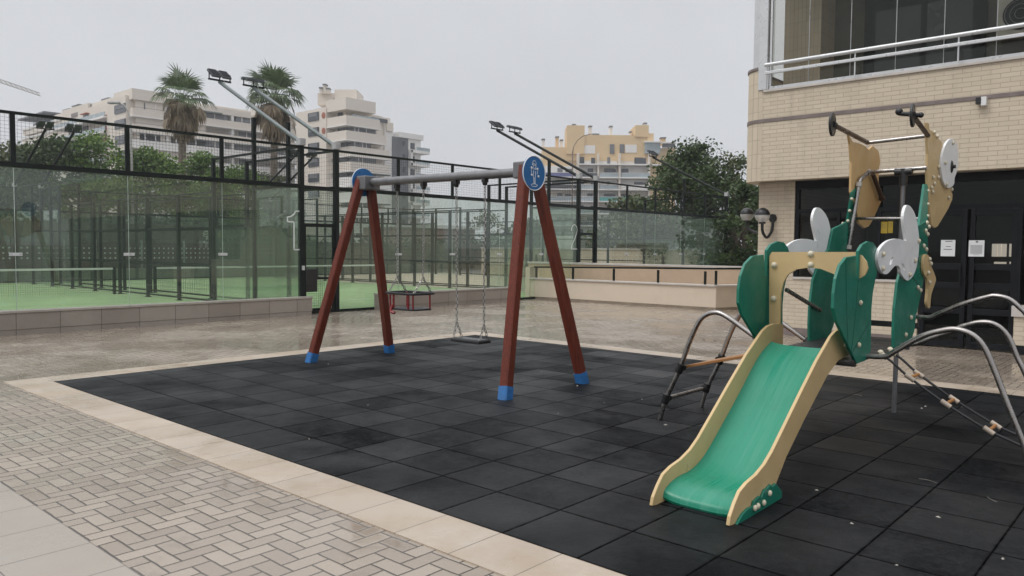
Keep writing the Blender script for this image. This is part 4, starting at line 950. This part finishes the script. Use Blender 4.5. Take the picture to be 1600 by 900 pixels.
# ---------------------------------------------------------------- trees
def leaves(mb, c, rad, n, size, rng, squash=.8, droop=0):
    c = V(c)
    for _ in range(n):
        d = V((rng.gauss(0,1), rng.gauss(0,1), rng.gauss(0,1))).normalized(); r = rng.random()**.42
        p = c+V((d.x*rad*r, d.y*rad*r, d.z*rad*r*squash))
        a = V((rng.gauss(0,1), rng.gauss(0,1), rng.gauss(-droop,.7))).normalized(); b2 = a.cross(V((rng.gauss(0,1), rng.gauss(0,1), rng.gauss(0,1)))).normalized()
        l = size*rng.uniform(.6,1.4); w = l*.34
        o = len(mb.v); mb.v += [tuple(p), tuple(p+a*l*.5+b2*w), tuple(p+a*l), tuple(p+a*l*.5-b2*w)]; mb.f.append((o,o+1,o+2,o+3))
def tree(label, base, h, w, mat, seed, clumps, per, size, group, trunk_r=.16, lowf=.3, name='leafy_tree', droop=0):
    rng = random.Random(seed); t = thing(name, label, 'tree', base, group); B = V(base)
    tk = MB(); top = B+V((rng.uniform(-.3,.3), rng.uniform(-.3,.3), h*.62))
    tk.tube(smooth_path([B-V((0,0,.1)), B.lerp(top,.5)+V((rng.uniform(-.2,.2),rng.uniform(-.2,.2),0)), top], 4), [trunk_r*(1-.55*i/8) for i in range(9)], 9)
    cr = MB()
    for k in range(clumps):
        an = rng.uniform(0, 6.283); rr = math.sqrt(rng.random()); zf = lowf+(1-lowf)*rng.random()
        env = math.sin(math.pi*min(1, max(.08, (zf-lowf)/(1-lowf)*.82+.16)))**.6
        p = B+V((math.cos(an)*rr*w*.5*env, math.sin(an)*rr*w*.5*env, zf*h*.93))
        leaves(cr, p, w*rng.uniform(.09,.19), int(per*rng.uniform(.6,1.3)), size, rng, .8, droop)
        if k % 3 == 0: s = B.lerp(top, rng.uniform(.5,1)); tk.tube([s, s.lerp(p,.5)+V((0,0,.15)), p], [trunk_r*.35, trunk_r*.2, trunk_r*.07], 5)
    tk.build('trunk', mt['bark'], t, smooth=True)
    cr.build('crown', mt[mat], t, fix=False)
    return t
def at(u, d): p = Dp(u, 388, d); return (p.x, p.y, 0)
BG = 'bushy trees behind the courts'
rows = [(-70,44,6.9,6.0,'leafB','dark bushy tree at the left edge of the photo behind court 1'),
        (20,46,7.6,5.6,'leafC','olive green tree below the crane jib behind court 1'),
        (85,44,7.8,5.4,'leafB','dark tree behind the two far floodlights of courts 1 and 2'),
        (150,45,8.2,5.2,'leafA','bright green tree just left of the thin street lamp'),
        (235,47,7.5,5.0,'leafA','green tree between the street lamp and the first palm'),
        (318,48,7.4,4.6,'leafA','green tree just right of the first palm'),
        (372,50,6.9,4.4,'leafA','light green tree left of the second palm'),
        (430,52,6.4,3.6,'leafC','small tree under the second palm')]
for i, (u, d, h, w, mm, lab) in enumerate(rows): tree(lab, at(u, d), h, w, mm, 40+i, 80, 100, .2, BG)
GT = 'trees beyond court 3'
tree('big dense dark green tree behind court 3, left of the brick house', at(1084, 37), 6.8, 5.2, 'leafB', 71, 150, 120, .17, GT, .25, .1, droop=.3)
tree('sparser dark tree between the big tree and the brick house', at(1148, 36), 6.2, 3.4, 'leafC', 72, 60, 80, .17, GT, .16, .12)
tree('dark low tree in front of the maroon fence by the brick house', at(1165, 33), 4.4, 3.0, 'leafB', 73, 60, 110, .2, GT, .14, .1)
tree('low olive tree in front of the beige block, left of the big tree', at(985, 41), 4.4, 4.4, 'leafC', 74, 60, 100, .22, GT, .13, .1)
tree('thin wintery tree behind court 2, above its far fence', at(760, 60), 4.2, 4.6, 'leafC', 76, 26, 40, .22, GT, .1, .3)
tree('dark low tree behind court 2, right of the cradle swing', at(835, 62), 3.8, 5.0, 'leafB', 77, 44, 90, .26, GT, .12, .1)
def hedge(label, p, q, h, d, seed, mat='leafD', per=26, size=.24):
    rng = random.Random(seed); p, q = V(p), V(q); t = thing('hedge', label, 'hedge', (p+q)/2, 'hedges around the courts'); L = (q-p).length; cr = MB(); n = int(L/.55)
    core = MB(); core.bar(p+V((0,0,h*.42)), q+V((0,0,h*.42)), d*.5, h*.8); core.build('twigs', mt['bark'], t)
    for i in range(n):
        for z in range(3): leaves(cr, p.lerp(q, (i+rng.random())/n)+V((rng.uniform(-.3,.3)*d, rng.uniform(-.3,.3)*d, h*(.2+.3*z)+rng.uniform(-.15,.15))), rng.uniform(.4,.62), per, size, rng)
    cr.build('foliage', mt[mat], t, fix=False)
hedge('tall dark hedge behind court 1 and the maroon fence', (-32.6,-8,0), (-32.6,15.5,0), 3.1, 1.2, 5)
hedge('dark hedge behind court 2 under the white tower', (-34,17,0), (-34,44,0), 2.2, 1.2, 6)
t = thing('pink_shed', 'low pinkish building glimpsed through the glass behind court 2', 'building', at(655, 58))
c = Dp(645, 388, 62); MB().box(c.x-.5, c.y-4.5, 0, c.x+3, c.y+4.0, 3.0).build('wall', M('pink_render', (.4,.27,.25), .8), t); MB().box(c.x-.8, c.y-4.8, 3.0, c.x+3.3, c.y+4.3, 3.25).build('roof', mt['bwhite'], t)
# palms
def palm(label, base, h, cw, seed, dead, green):
    rng = random.Random(seed); t = thing('palm_tree', label, 'palm tree', base, 'fan palms behind the courts'); B = V(base); H = B+V((.15,.1,h))
    n = 26; pts = [B.lerp(H, i/n) for i in range(n+1)]
    tk = MB().tube(pts, [.27*(1-.25*i/n)+(.025 if i % 2 else 0) for i in range(n+1)], 12); tk.build('trunk', mt['palmtrunk'], t, smooth=True)
    def frond(mb, out, elev, plen, fan, droop, blades, hub, bw=.05):
        ax = V((math.cos(out), math.sin(out), 0)); up = V((0,0,1))
        d = ax*math.cos(elev)+up*math.sin(elev); tip = hub+d*plen
        side = ax.cross(up); d2 = (d+up*(-droop)).normalized(); nrm = side.cross(d2).normalized()
        mb.tube([hub, hub+d*plen*.6, tip], [.022,.016,.012], 4)
        for k in range(blades):
            an = (k/(blades-1)-.5)*2.5; bd = (d2*math.cos(an)+side*math.sin(an)).normalized(); L = fan*(1-.18*abs(an))*rng.uniform(.85,1.1)
            p1 = tip+bd*L*.62; p2 = p1+(bd+up*(-.55-droop*.9)).normalized()*L*.48
            w = bd.cross(nrm).normalized()*L*bw
            o = len(mb.v); mb.v += [tuple(tip), tuple(p1+w), tuple(p2), tuple(p1-w)]; mb.f.append((o,o+1,o+2,o+3))
    g = MB(); hub = H+V((0,0,.1))
    for k in range(green):
        e = .0+1.35*((k+.5)/green)**1.05; frond(g, k*2.4+rng.uniform(-.3,.3), e, cw*.23*rng.uniform(.75,1.3), cw*.27, .05 if e > .7 else .5, 15, hub, .05)
    g.build('green_fronds', mt['palmleaf'], t, fix=False)
    g = MB()
    for k in range(dead):
        f = rng.random()**1.25; hb = H-V((0,0,f*h*.14-.12)); frond(g, rng.uniform(0,6.283), rng.uniform(-.75,.25)-f*.75, cw*.27*rng.uniform(.35,1.25)*(1-.62*f), cw*.23*rng.uniform(.6,1.25), 2.3, 9, hb, .085)
    g.build('dead_skirt', mt['palmdead'], t, fix=False)
def palmat(u, v, d): p = Dp(u, v, d); return (p.x, p.y, 0), p.z
b_, h_ = palmat(281, 160, 50); palm('tall fan palm with a thick skirt of dead fronds, left of the floodlights', b_, h_, 4.3, 3, 110, 24)
b_, h_ = palmat(425, 158, 55); palm('fuller green fan palm behind the right floodlight arm', b_, h_, 5.0, 4, 70, 38)
# street lamps
def lamp(label, base, h, arm, hd, col):
    t = thing('street_lamp', label, 'street lamp', base, 'street lamps'); B = V(base); A = V(arm)
    pts = [B, B+V((0,0,h*.86))]+[B+A*(1-math.cos(a))*.9+V((0,0,h*(.86+.14*math.sin(a)))) for a in (.3,.7,1.1,1.5)]+[B+A+V((0,0,h))]
    MB().tube(pts, [.08]+[.06]+[.04]*5, 8).build('pole', col, t, smooth=True)
    e = B+A+V((0,0,h)); d = A.normalized(); MB().obox(e+d*.2, d*.34, d.cross(V((0,0,1)))*.13, V((0,0,.07))).build('lamp_head', mt['lampgrey'], t, bevel=.03)
mt['pole'] = M('pole_grey', (.36,.35,.33), .5, .2)
hgt = lambda v, d: 1.53+(388-v)/F*d
lft = RT.copy(); lft.z = 0; lft.normalize()
lamp('pale street lamp with a short curved arm, among the trees left of the first palm', at(208, 45), hgt(168,45), -lft*.75, .3, mt['pole'])
lamp('tall street lamp curving to the right in front of the beige block', at(893, 75), hgt(210,75), lft*2.0, .3, M('rusty_pole', (.22,.17,.14), .5))
# crane
t = thing('tower_crane', 'tower crane jib reaching in from the left edge of the photo', 'crane', at(-220, 230))
mm_ = M('crane_steel', (.42,.40,.38), .6)
a, c = Dp(-260, 42, 230), Dp(62, 149, 230); d = (c-a); up = V((0,0,1)); sd = d.cross(up).normalized()
b = MB(); n = 40
for k in range(n+1):
    p = a+d*k/n; w = 1.0-.55*k/n
    q = [p+sd*.6*w-up*.1, p-sd*.6*w-up*.1, p+up*1.5*w]
    if k:
        for i in range(3): b.bar(pq[i], q[i], .3, .3)
        b.bar(pq[2], q[0], .18, .18); b.bar(pq[2], q[1], .18, .18); b.bar(pq[0], q[1], .18, .18)
    pq = q
b.build('jib', mm_, t)
q = MB(); mst = at(-220, 230); q.box(mst[0]-.9, mst[1]-.9, 0, mst[0]+.9, mst[1]+.9, Dp(-220, 50, 230).z); q.build('mast', mm_, t)

# ---------------------------------------------------------------- apartment blocks far behind
class Face:
    # a vertical facade through ground point P running along unit direction e; n points outwards
    def __init__(s, P, e): s.P = V((P[0],P[1],0)); s.e = V((e[0],e[1],0)).normalized(); s.n = V((s.e.y,-s.e.x,0)); s.n = s.n if s.n.dot(C-s.P) > 0 else -s.n
    def hit(s, u, v): d = ray(u, v); p = C+d*((s.P-C).dot(s.n)/d.dot(s.n)); return (p-s.P).dot(s.e), p.z
    def S(s, u): return s.hit(u, 380)[0]
    def z(s, u, v): return s.hit(u, v)[1]
    def box(s, mb, s0, s1, z0, z1, o0, o1):
        q = lambda a, o, z: s.P+s.e*a+s.n*o+V((0,0,z))
        return mb.hexa([q(s0,o0,z0), q(s1,o0,z0), q(s1,o1,z0), q(s0,o1,z0)], [q(s0,o0,z1), q(s1,o0,z1), q(s1,o1,z1), q(s0,o1,z1)])
    def px(s, mb, u0, v0, u1, v1, o0, o1, um=None):
        um = (u0+u1)/2 if um is None else um
        return s.box(mb, s.S(u0), s.S(u1), s.z(um, v1), s.z(um, v0), o0, o1)
    def part(s, name, mat, par, u0, v0, u1, v1, o0, o1, um=None): return s.px(MB(), u0, v0, u1, v1, o0, o1, um).build(name, mat, par)
    def sp(s, name, mat, par, s0, s1, z0, z1, o0, o1): return s.box(MB(), s0, s1, z0, z1, o0, o1).build(name, mat, par)

# --- centre: white tower
P = at(546, 150); tB = thing('apartment_tower', 'cream eight storey tower with wraparound balconies, behind the left swing legs', 'building', P)
L, Rr = Face(P, (-1,0)), Face(P, (0,1))
zc = lambda v: L.z(546, v)
sl_, sr_ = L.S(472), Rr.S(604)
zroof = zc(166)
Rr.sp('wall', mt['bcream'], tB, 2.2, sr_, 0, zroof-.5, -sl_, -1.6)
L.sp('wall', mt['bcream'], tB, 5.8, sl_, 0, zc(163), -12, 1.2)
L.sp('wall', mt['bcream'], tB, 2.4, 5.79, 0, zroof-.5, -12, -.9)
Rr.sp('roof_slab', mt['bcream'], tB, -1.0, sr_-3.0, zc(171.5), zc(153), -6.2, .35)
fl = 23.9
wnf = lambda v0, v1, u0, u1: None
for k in range(9):
    v0 = 180.5+fl*k if k else 181
    top, bot = v0, v0+15
    ext = [(-1.0, sr_-2.0), (-1.0, sr_-.5), (.0, sr_+.3)][min(k, 2)]
    Rr.sp('balcony', mt['bwhite'] if k > 3 else mt['bcream'], tB, ext[0], ext[1], zc(bot), zc(top), -6.0, .45)
    Rr.sp('balcony_slab', mt['bwhite'], tB, ext[0]-.15, ext[1]+.15, zc(bot+.9), zc(bot-.7), -6.2, .6)
    # glazing between this balcony and the one above it
    if k:
        za, zb = zc(v0-.3), zc(v0-8.6)
        Rr.sp('balcony_glazing', mt['bshade'] if k in (1,2,3,5) else mt['bwin'], tB, 1.2, sr_-2.5-(k == 2)*1.2, za, zb, -2.4, -.25)
        L.sp('window', mt['bwin'], tB, 1.6, 3.4, za, zb, -.88, -.6)
    else:
        Rr.sp('window', mt['bwin'], tB, 6.5, 10.5, zc(181), zc(174.5), -1.55, -1.4)
        Rr.sp('balustrade', mt['bglz'], tB, .3, sr_-2.2, zc(181), zc(178.5), .3, .4)
for v in (182.6, 206.3, 230.2, 253.6, 277.7, 301.5):
    wf = L.part('window', mt['bwin'], tB, 491, v-5.5, 507.5, v+7.5, 1.2, 1.36, 499)
    L.part('window_shutter', mt['bshade'], wf, 493, v-4.5, 505.5, v+1.2, 1.365, 1.42, 499)
    L.part('window', mt['bwin'], tB, 523.5, v-9, 530.5, v+2.5, -.88, -.7, 527)
for v in (181.5, 205.5): q = MB(); c = L.P+L.e*L.S(514.5)+L.n*1.22; q.cyl((c.x, c.y, L.z(514.5, v)), (0,1,0), .62, .1, 14); q.build('round_window', mt['terra'], tB)
# roof works
RF = Face(at(535, 160), (RT.x, RT.y))
RF.part('stair_core', mt['bcream'], tB, 527, 143, 561, 163, -5, 2, 540); RF.part('stair_core', mt['bcream'], tB, 500, 148, 527, 166, -5, 1.5, 540)
RF.part('roof_parapet', mt['bgrey'], tB, 528, 141.5, 556, 143, -4, 1, 540)
for u, v in ((513,137),(507.5,142),(518,143)): RF.part('chimney', mt['bcream'], tB, u-2.4, v, u+2.4, 150, 1.6, 2.6, 540); RF.part('chimney_cap', mt['bgrey'], tB, u-3, v-1.4, u+3, v+.6, 1.4, 2.8, 540)
q = MB(); c = L.P+L.e*L.S(497)
for dx in (-1.6, 0, 1.6): q.bar(V((c.x+dx, c.y+3, zc(165))), V((c.x+dx, c.y+3, zc(140))), .12, .12)
for z in (142, 148, 154): q.bar(V((c.x-1.6, c.y+3, zc(z))), V((c.x+1.6, c.y+3, zc(z))), .1, .1)
q.bar(V((c.x-1, c.y+3, zc(160))), V((c.x-1, c.y+3, zc(128))), .08, .08); q.bar(V((c.x-1.8, c.y+3, zc(129))), V((c.x+.2, c.y+3, zc(129))), .08, .08)
q.build('antenna_frame', mt['bgrey'], tB)
# lower right part of the tower, with the dark panel and white framed balconies
Pb = Rr.P+Rr.e*(sr_+.2)-Rr.n*2.0; R2 = Face((Pb.x, Pb.y), (0,1))
R2.sp('wall', mt['bwhite'], tB, R2.S(601), R2.S(614), 0, R2.z(607, 191), -14, 0)
R2.part('stair_core', mt['bcream'], tB, 603, 192, 613, 205, -6, .3)
R2.part('stair_core', mt['bwhite'], tB, 614, 191, 626, 208, -8, -3)
R2.sp('dark_panel', mt['bgrey'], tB, R2.S(612.3), R2.S(637), 0, R2.z(612, 213), -12, .15)
R2.sp('wall', mt['bwhite'], tB, R2.S(637.2), R2.S(657), 0, R2.z(640, 212), -12, 0)
R2.part('roof_slab', mt['bwhite'], tB, 622, 209, 660, 217, -12, .3)
for k in range(7):
    v = 235+20.4*k
    R2.part('balcony', mt['bwhite'], tB, 637.5, v, 666, v+4.5, -3, 1.0, 645)
    R2.part('balustrade', mt['bglz'], tB, 647, v-5, 667, v, .8, .92, 645)
    if k % 2 == 0: R2.part('balcony_frame', mt['bwhite'], tB, 637.4, v, 640, v+24, .01, 1.0, 640)
    R2.part('window', mt['bwin'], tB, 641, v-11.5, 647, v-2, .0, .15, 644)
    R2.part('window', mt['bwin'], tB, 628, v-14, 632, v-7, .15, .25, 630)

for k in range(1, 9):
    v0 = 180.5+fl*k; e_ = sr_-2.0
    Rr.sp('balcony_rail', mt['bgrey'], tB, -.4, e_-.6, zc(v0-2.2), zc(v0-1.7), .25, .33)
    for i in range(4):
        a = 1.4+i*(e_-3.4)/4
        Rr.sp('glazing_bar', mt['bwhite'] if (i+k) % 3 else mt['bgrey'], tB, a, a+.16, zc(v0-.3), zc(v0-8.6), -.249, -.17)
    if k in (4, 6, 7): Rr.sp('awning', mt['bgreen'], tB, 3.5, 9.5, zc(v0-6.5), zc(v0-8.4), -.2, .8)
    Rr.sp('interior_wall', mt['bwhite'], tB, e_-3.2, e_-1.6, zc(v0-.3), zc(v0-8.6), -2.39, -1.0)
# --- left: long stepped block
P = at(212, 145); lB = thing('apartment_block', 'long stepped cream apartment block with grey balcony glazing behind the palms', 'building', P)
L, Rr = Face(P, (-1,0)), Face(P, (0,1))
zc = lambda v: L.z(212, v)
send = Rr.S(470); sbay = L.S(178)
Rr.sp('wall', mt['bcream'], lB, 1.5, send, 0, zc(141), -20, -2.2)
L.sp('wall', mt['bcream'], lB, 1.2, sbay, 0, zc(147), -14, .9)
L.sp('wall', mt['bcream'], lB, .2, 1.19, 0, zc(150), -14, -.6)
sa = Rr.S(262)
Rr.sp('roof_parapet', mt['bcream'], lB, -.3, sa, zc(154), zc(137), -8, .3)
Rr.sp('roof_parapet', mt['bcream'], lB, sa+.01, send, zc(158), zc(147.5), -10, .2)
for k in range(7):
    vt = 168+24.6*k
    Rr.sp('balcony', mt['bcream'] if k < 2 else mt['bwhite'], lB, -.3, send+.3, zc(vt+12.5), zc(vt), -2.2, .35)
    Rr.sp('balcony_slab', mt['bwhite'], lB, -.45, send+.4, zc(vt+13.4), zc(vt+11.8), -2.2, .55)
    za, zb = zc(vt-.2), zc(vt-11.0)
    if k == 0: segs = [(6, 9, 'bwin'), (11,16,'bwin')]+[(sa+1+13.5*i, sa+13.5*i+12.6, 'bshade') for i in range(5)]
    elif k % 2: segs = [(1.5,4,'bwin'),(5,13,'bglz')]+[(sa+4+12*i, sa+12*i+8, 'bwin') for i in range(6)]
    else: segs = [(1.2,sa-1,'bshade')]+[(sa+1+13.5*i, sa+13.5*i+12.4, 'bshade' if i != 3 else 'bglz') for i in range(6)]
    for a, b2, mm in segs:
        if b2 < send: Rr.sp('balcony_glazing', mt[mm], lB, a, b2, za, zb, -2.19, (-.2 if mm == 'bshade' else -1.9))
for k in range(7):
    vt = 168+24.6*k
    for i in range(16):
        a = 2+i*(send-4)/16
        Rr.sp('glazing_bar', mt['bwhite'] if (i*3+k) % 4 else mt['bgrey'], lB, a, a+.2, zc(vt-.2), zc(vt-11.0), -.19 if k % 2 == 0 else -1.85, -.1 if k % 2 == 0 else -1.75)
    Rr.sp('balcony_rail', mt['bgrey'], lB, 0, send, zc(vt-2.4), zc(vt-1.9), .2, .28)
    for i in range(5):
        if (i+k) % 3 == 0: Rr.sp('awning', mt['bgreen'], lB, sa+6+11*i, sa+11+11*i, zc(vt-8.4), zc(vt-10.9), -.09, .9)
for i in range(6):
    s_ = sa+13.3*i
    if s_ < send: Rr.sp('pier', mt['bwhite'], lB, s_, s_+.55, 0, zc(150), -2.1, .1)
for v in (170, 194, 219, 243):
    wf = L.part('window', mt['bwin'], lB, 191, v-7, 208, v+6.5, .9, 1.05, 200); L.part('window_shutter', mt['bshade'], wf, 192.5, v-6, 206.5, v, 1.055, 1.12, 200)
for u, v, w in ((212.5,136,3),(178,148,2.5),(348,157,3),(365,164,2.5),(180,139,.4),(179.5,149,3.6)): L.part('chimney', mt['bcream'], lB, u-w, v, u+w, v+16, -7, -5.5)
for u, v in ((212.5,134.5),(180,138)): L.part('chimney_cap', mt['bgrey'], lB, u-3, v, u+3, v+2, -7.2, -5.3)
# stepped wings to the left
for (u0, u1, v0, off, um) in ((135,178.5,152,-4,178),(121,178,163,-1.5,178),(83,122,163,-6,122),(62,84,172,-9,84)):
    L.part('wing_wall', mt['bcream'], lB, u1, v0, u0, 330, off*.4-10, off*.4)
for u, v in ((145,150),(128,158.5),(100,160.5),(86,167)): L.part('chimney', mt['bcream'], lB, u-5, v, u+5, v+12, -6, -3); L.part('chimney_cap', mt['bgrey'], lB, u-5.5, v-1, u+5.5, v+.8, -6.2, -2.8)
L.part('roof_slope', mt['band'], lB, 122, 171, 98, 177, -4, -2.2)
for u, v in ((134,181),(153,183),(167,184)): L.part('window', mt['bwin'], lB, u-3.5, v-3, u+3.5, v+7, -1.5, -.4); L.part('window_hood', mt['terra'], lB, u-5, v-5, u+5, v-4, -1.5, .1)
for v in (191.5, 213.5, 236, 258): 
    L.part('balcony_slab', mt['bwhite'], lB, 178, v+.5, 96, v+3.5, -4, 1.5)
    L.part('balustrade', mt['bglz'], lB, 178, v-6, 97, v, 1.2, 1.35)
L.part('terracotta_wall', mt['terra'], lB, 177, 198, 139, 232, -1.49, -.3)
for v in (198, 220): L.part('window', mt['bwin'], lB, 137, v, 108, v+12, -5.9, -.4)
for k, (u0, u1, v) in enumerate(((20,84,178),(20,66,196),(10,80,206),(10,46,222),(8,70,232),(4,40,250))):
    L.part('balcony_slab', mt['bwhite'], lB, u1, v+11, u0, v+14, -14, -2.6+k*.2)
    L.part('balcony_glazing', mt['bshade' if k % 2 else 'bwin'], lB, u1-2, v+1, u0+4, v+11, -14, -4.5)
    L.part('wing_wall', mt['bcream'], lB, u1, v+14, u0, v+22, -14, -2.8+k*.2)
L.part('roof_slab', mt['bgrey'], lB, 58, 176.5, 18, 179, -12, -2)

# --- right: beige block, seen square on
ang = math.atan2(RT.y, RT.x); P = at(950, 190)
rB = thing('apartment_block', 'beige seven storey apartment block with white balconies and many chimneys, left of the big tree', 'building', P)
A = Face(P, (RT.x, RT.y))
A.part('wall', mt['bbeige'], rB, 847, 229, 1056, 430, -16, -2.0, 950)
A.part('wall', mt['bbeige'], rB, 887, 209.5, 1020, 250, -14, -1.6, 950)
A.part('stair_core', mt['bbeige'], rB, 884.5, 195, 912, 240, -10, -1.2, 950); A.part('stair_core', mt['bbeige'], rB, 991, 194, 1012, 212, -10, -1.2, 950); A.part('stair_core', mt['bbeige'], rB, 1010, 206.5, 1020, 220, -10, -1.3, 950)
for (u, v, b2, w) in ((848.5,215,230,2.3),(870.5,211,232,2.5),(877.5,216,232,2.2),(897,191,196,2.6),(923,193.5,211,2.4),(955.7,193.5,211,2.2),(1010,188,200,2.2),(1039,211,222,3.8),(987,202,212,1.4)):
    cc = A.part('chimney', mt['bwhite'] if w < 2.5 else mt['bbeige'], rB, u-w, v, u+w, b2, -6, -4.5, 950); A.part('chimney_cap', mt['bgrey'], cc, u-w-.5, v-1.5, u+w+.5, v+.6, -6.2, -4.3, 950)
floors = [(240.0,257.0),(257.8,277.6),(278.6,296.3),(297.3,315.0),(316,334),(335,353),(354,372)]
bays = [(846,900),(903.5,932),(934.5,965),(968,1013.5)]
for k, (va, vb) in enumerate(floors):
    A.part('floor_slab', mt['bwhite'], rB, 846 if k else 902, vb-.9, 1013 if k else 1030, vb+1.1, -2.0, .5, 950)
    for i, (u0, u1) in enumerate(bays):
        if k == 0 and i == 0: continue
        wallc = mt['bwhite'] if (i+k) % 3 else mt['bcream']
        A.part('bay_wall', wallc, rB, u0+.6, va+.8, u1-.6, vb-.9, -2.0, -1.7, 950)
        w = u1-u0
        spec = [('bwhite',.3,.85),('bwin',.05,.3),('bshade',.45,.6),('bwin',.5,.8)][(i+2*k) % 4]
        A.part('window', mt['bwin'] if spec[0] == 'bwhite' else mt[spec[0]], rB, u0+w*spec[1], va+4.5, u0+w*spec[2], vb-1.5, -1.7, -1.55, 950)
        if (i+k) % 2: A.part('window', mt['bwin'], rB, u0+w*.68, va+5.5, u0+w*.9, vb-1.5, -1.69, -1.52, 950)
        if k:
            bm2 = {(1,0):'bblue',(3,2):'bteal',(3,3):'bteal',(2,3):'bwhite'}.get((k,i), ['bglz','bglz','bwin','bglz'][(i+k) % 4])
            A.part('balustrade', mt[bm2], rB, u0+1.2, vb-6.8, u1-1.0, vb-1, .3, .42, 950)
            A.part('balustrade_rail', mt['bwhite'], rB, u0+.8, vb-7.6, u1-.8, vb-6.9, .25, .47, 950)
    for (u0, u1) in ((900,903.5),(932,934.5),(965,968),(1011.5,1014)): A.part('pier', mt['bcream'], rB, u0, va-.5, u1, vb-.9, -1.7, .2, 950)
A.part('glazed_terrace', mt['bglz'], rB, 1006, 222, 1030, 238.5, -1.9, -.5, 950); A.part('terrace_roof', mt['bwhite'], rB, 1005, 220, 1031, 222, -2, .2, 950)
A.part('glazed_terrace', mt['bshade'], rB, 1034, 223, 1053, 228.5, -1.9, -.8, 950); A.part('terrace_roof', mt['bwhite'], rB, 1033, 221, 1054, 223, -2, 0, 950)
A.part('window', mt['bgrey'], rB, 967.5, 224, 974.5, 237.5, -1.6, -1.4, 950); A.part('window', mt['bshade'], rB, 952, 224, 959, 239, -1.6, -1.4, 950); A.part('window', mt['bwhite'], rB, 976, 224.5, 994, 237, -1.6, -1.45, 950); A.part('window', mt['bwhite'], rB, 912, 226, 929, 239, -1.6, -1.45, 950)
# ---------------------------------------------------------------- litter on the mat
LT = [(1440,638,.02),(1446,635,.016),(1340,618,.05),(1505,636,.045),(902,603,.018),(1040,664,.02),(944,629,.01),(872,646,.012),(846,581,.014),(740,596,.03),(1276,766,.014),(1331,818,.014),(1466,808,.016),(1567,873,.016),(1401,883,.01),(1450,752,.06),(1550,781,.05),(483,686,.01),(513,569,.012),(575,633,.01),(1003,624,.014)]
for i, (u, v, s_) in enumerate(LT):
    p = Zp(u, v, .009); rng = random.Random(i); a = rng.uniform(0, 6.28)
    e = V((math.cos(a), math.sin(a), 0)); f = V((-e.y, e.x, 0)); b = MB()
    if s_ > .025: b.tube(smooth_path([p-e*s_+V((0,0,.003)), p+f*s_*.2+V((0,0,.005)), p+e*s_+V((0,0,.003))], 4), .0017, 5)
    else: b.add([p-e*s_, p+f*s_*.5, p+e*s_, p-f*s_*.5, p+V((0,0,s_*.5))], [(0,1,4),(1,2,4),(2,3,4),(3,0,4),(3,2,1,0)])
    o = b.build('litter_scrap', mt['twig' if s_ > .025 else 'fleck'])
    tag(o, 'thin pale twig lying on the black rubber mat' if s_ > .025 else 'tiny pale scrap lying on the black rubber mat', 'litter', 'pale scraps and twigs scattered on the mat' if s_ <= .025 else 'pale twigs scattered on the mat')

# ---------------------------------------------------------------- damp air
hz = MB().box(-330, -120, -1.1, 60, 330, 90).build('haze', mt['asphalt']); hz['kind'] = 'stuff'
hm = bpy.data.materials.new('damp_air'); hm.use_nodes = True; ht_ = NT(hm); ht_.n.remove(ht_.n['Principled BSDF'])
pv = ht_.node('ShaderNodeVolumePrincipled'); pv.inputs['Color'].default_value = (.93,.95,.98,1); pv.inputs['Density'].default_value = .0008; pv.inputs['Anisotropy'].default_value = .3
ht_.l.new(pv.outputs[0], ht_.n['Material Output'].inputs['Volume']); hz.data.materials[0] = hm
# ---------------------------------------------------------------- light: overcast sky and one broad sun
w = bpy.data.worlds.new('World'); S.world = w; w.use_nodes = True
t = NT(w); bg = t.n['Background']
SE, SA = R(58), R(205)
sk = t.node('ShaderNodeTexSky'); sk.sky_type = 'NISHITA'; sk.sun_disc = False; sk.sun_elevation = SE; sk.sun_rotation = SA; sk.dust_density = 4; sk.air_density = 1.2
hsv = t.node('ShaderNodeHueSaturation'); hsv.inputs['Saturation'].default_value = .25; t.l.new(sk.outputs[0], hsv.inputs['Color'])
tc = t.node('ShaderNodeTexCoord').outputs['Generated']; z = t.xyz(tc)[2]
cl = t.noise(tc, 2.2, 5, .6)
lum = t.m('MULTIPLY', t.ramp(z, .3, .95, 5.5, 13.0), t.ramp(cl, .25, .75, .9, 1.09))
cloud = t.node('ShaderNodeCombineColor')
for i, k in enumerate((.955, .975, 1.02)): t.put(cloud.inputs[i], t.m('MULTIPLY', lum, k))
t.l.new(t.mix(.88, hsv.outputs[0], cloud.outputs[0]), bg.inputs[0]); bg.inputs[1].default_value = .1
sd = bpy.data.lights.new('sun', 'SUN'); so = bpy.data.objects.new('sun', sd); COL.objects.link(so)
sd.energy = 1.0; sd.angle = R(28); sd.color = (1, .965, .92)
# the sky's sun_rotation turns clockwise from +Y
dv = V((math.sin(SA)*math.cos(SE), math.cos(SA)*math.cos(SE), math.sin(SE)))
so.rotation_euler = dv.to_track_quat('Z', 'Y').to_euler(); so.location = (0,0,30)
S.view_settings.view_transform = 'Standard'; S.view_settings.look = 'None'; S.view_settings.gamma = 1; S.view_settings.exposure = .42
S.cycles.max_bounces = 8; S.cycles.transparent_max_bounces = 40
for o in S.objects:
    if '_o' in o: del o['_o']
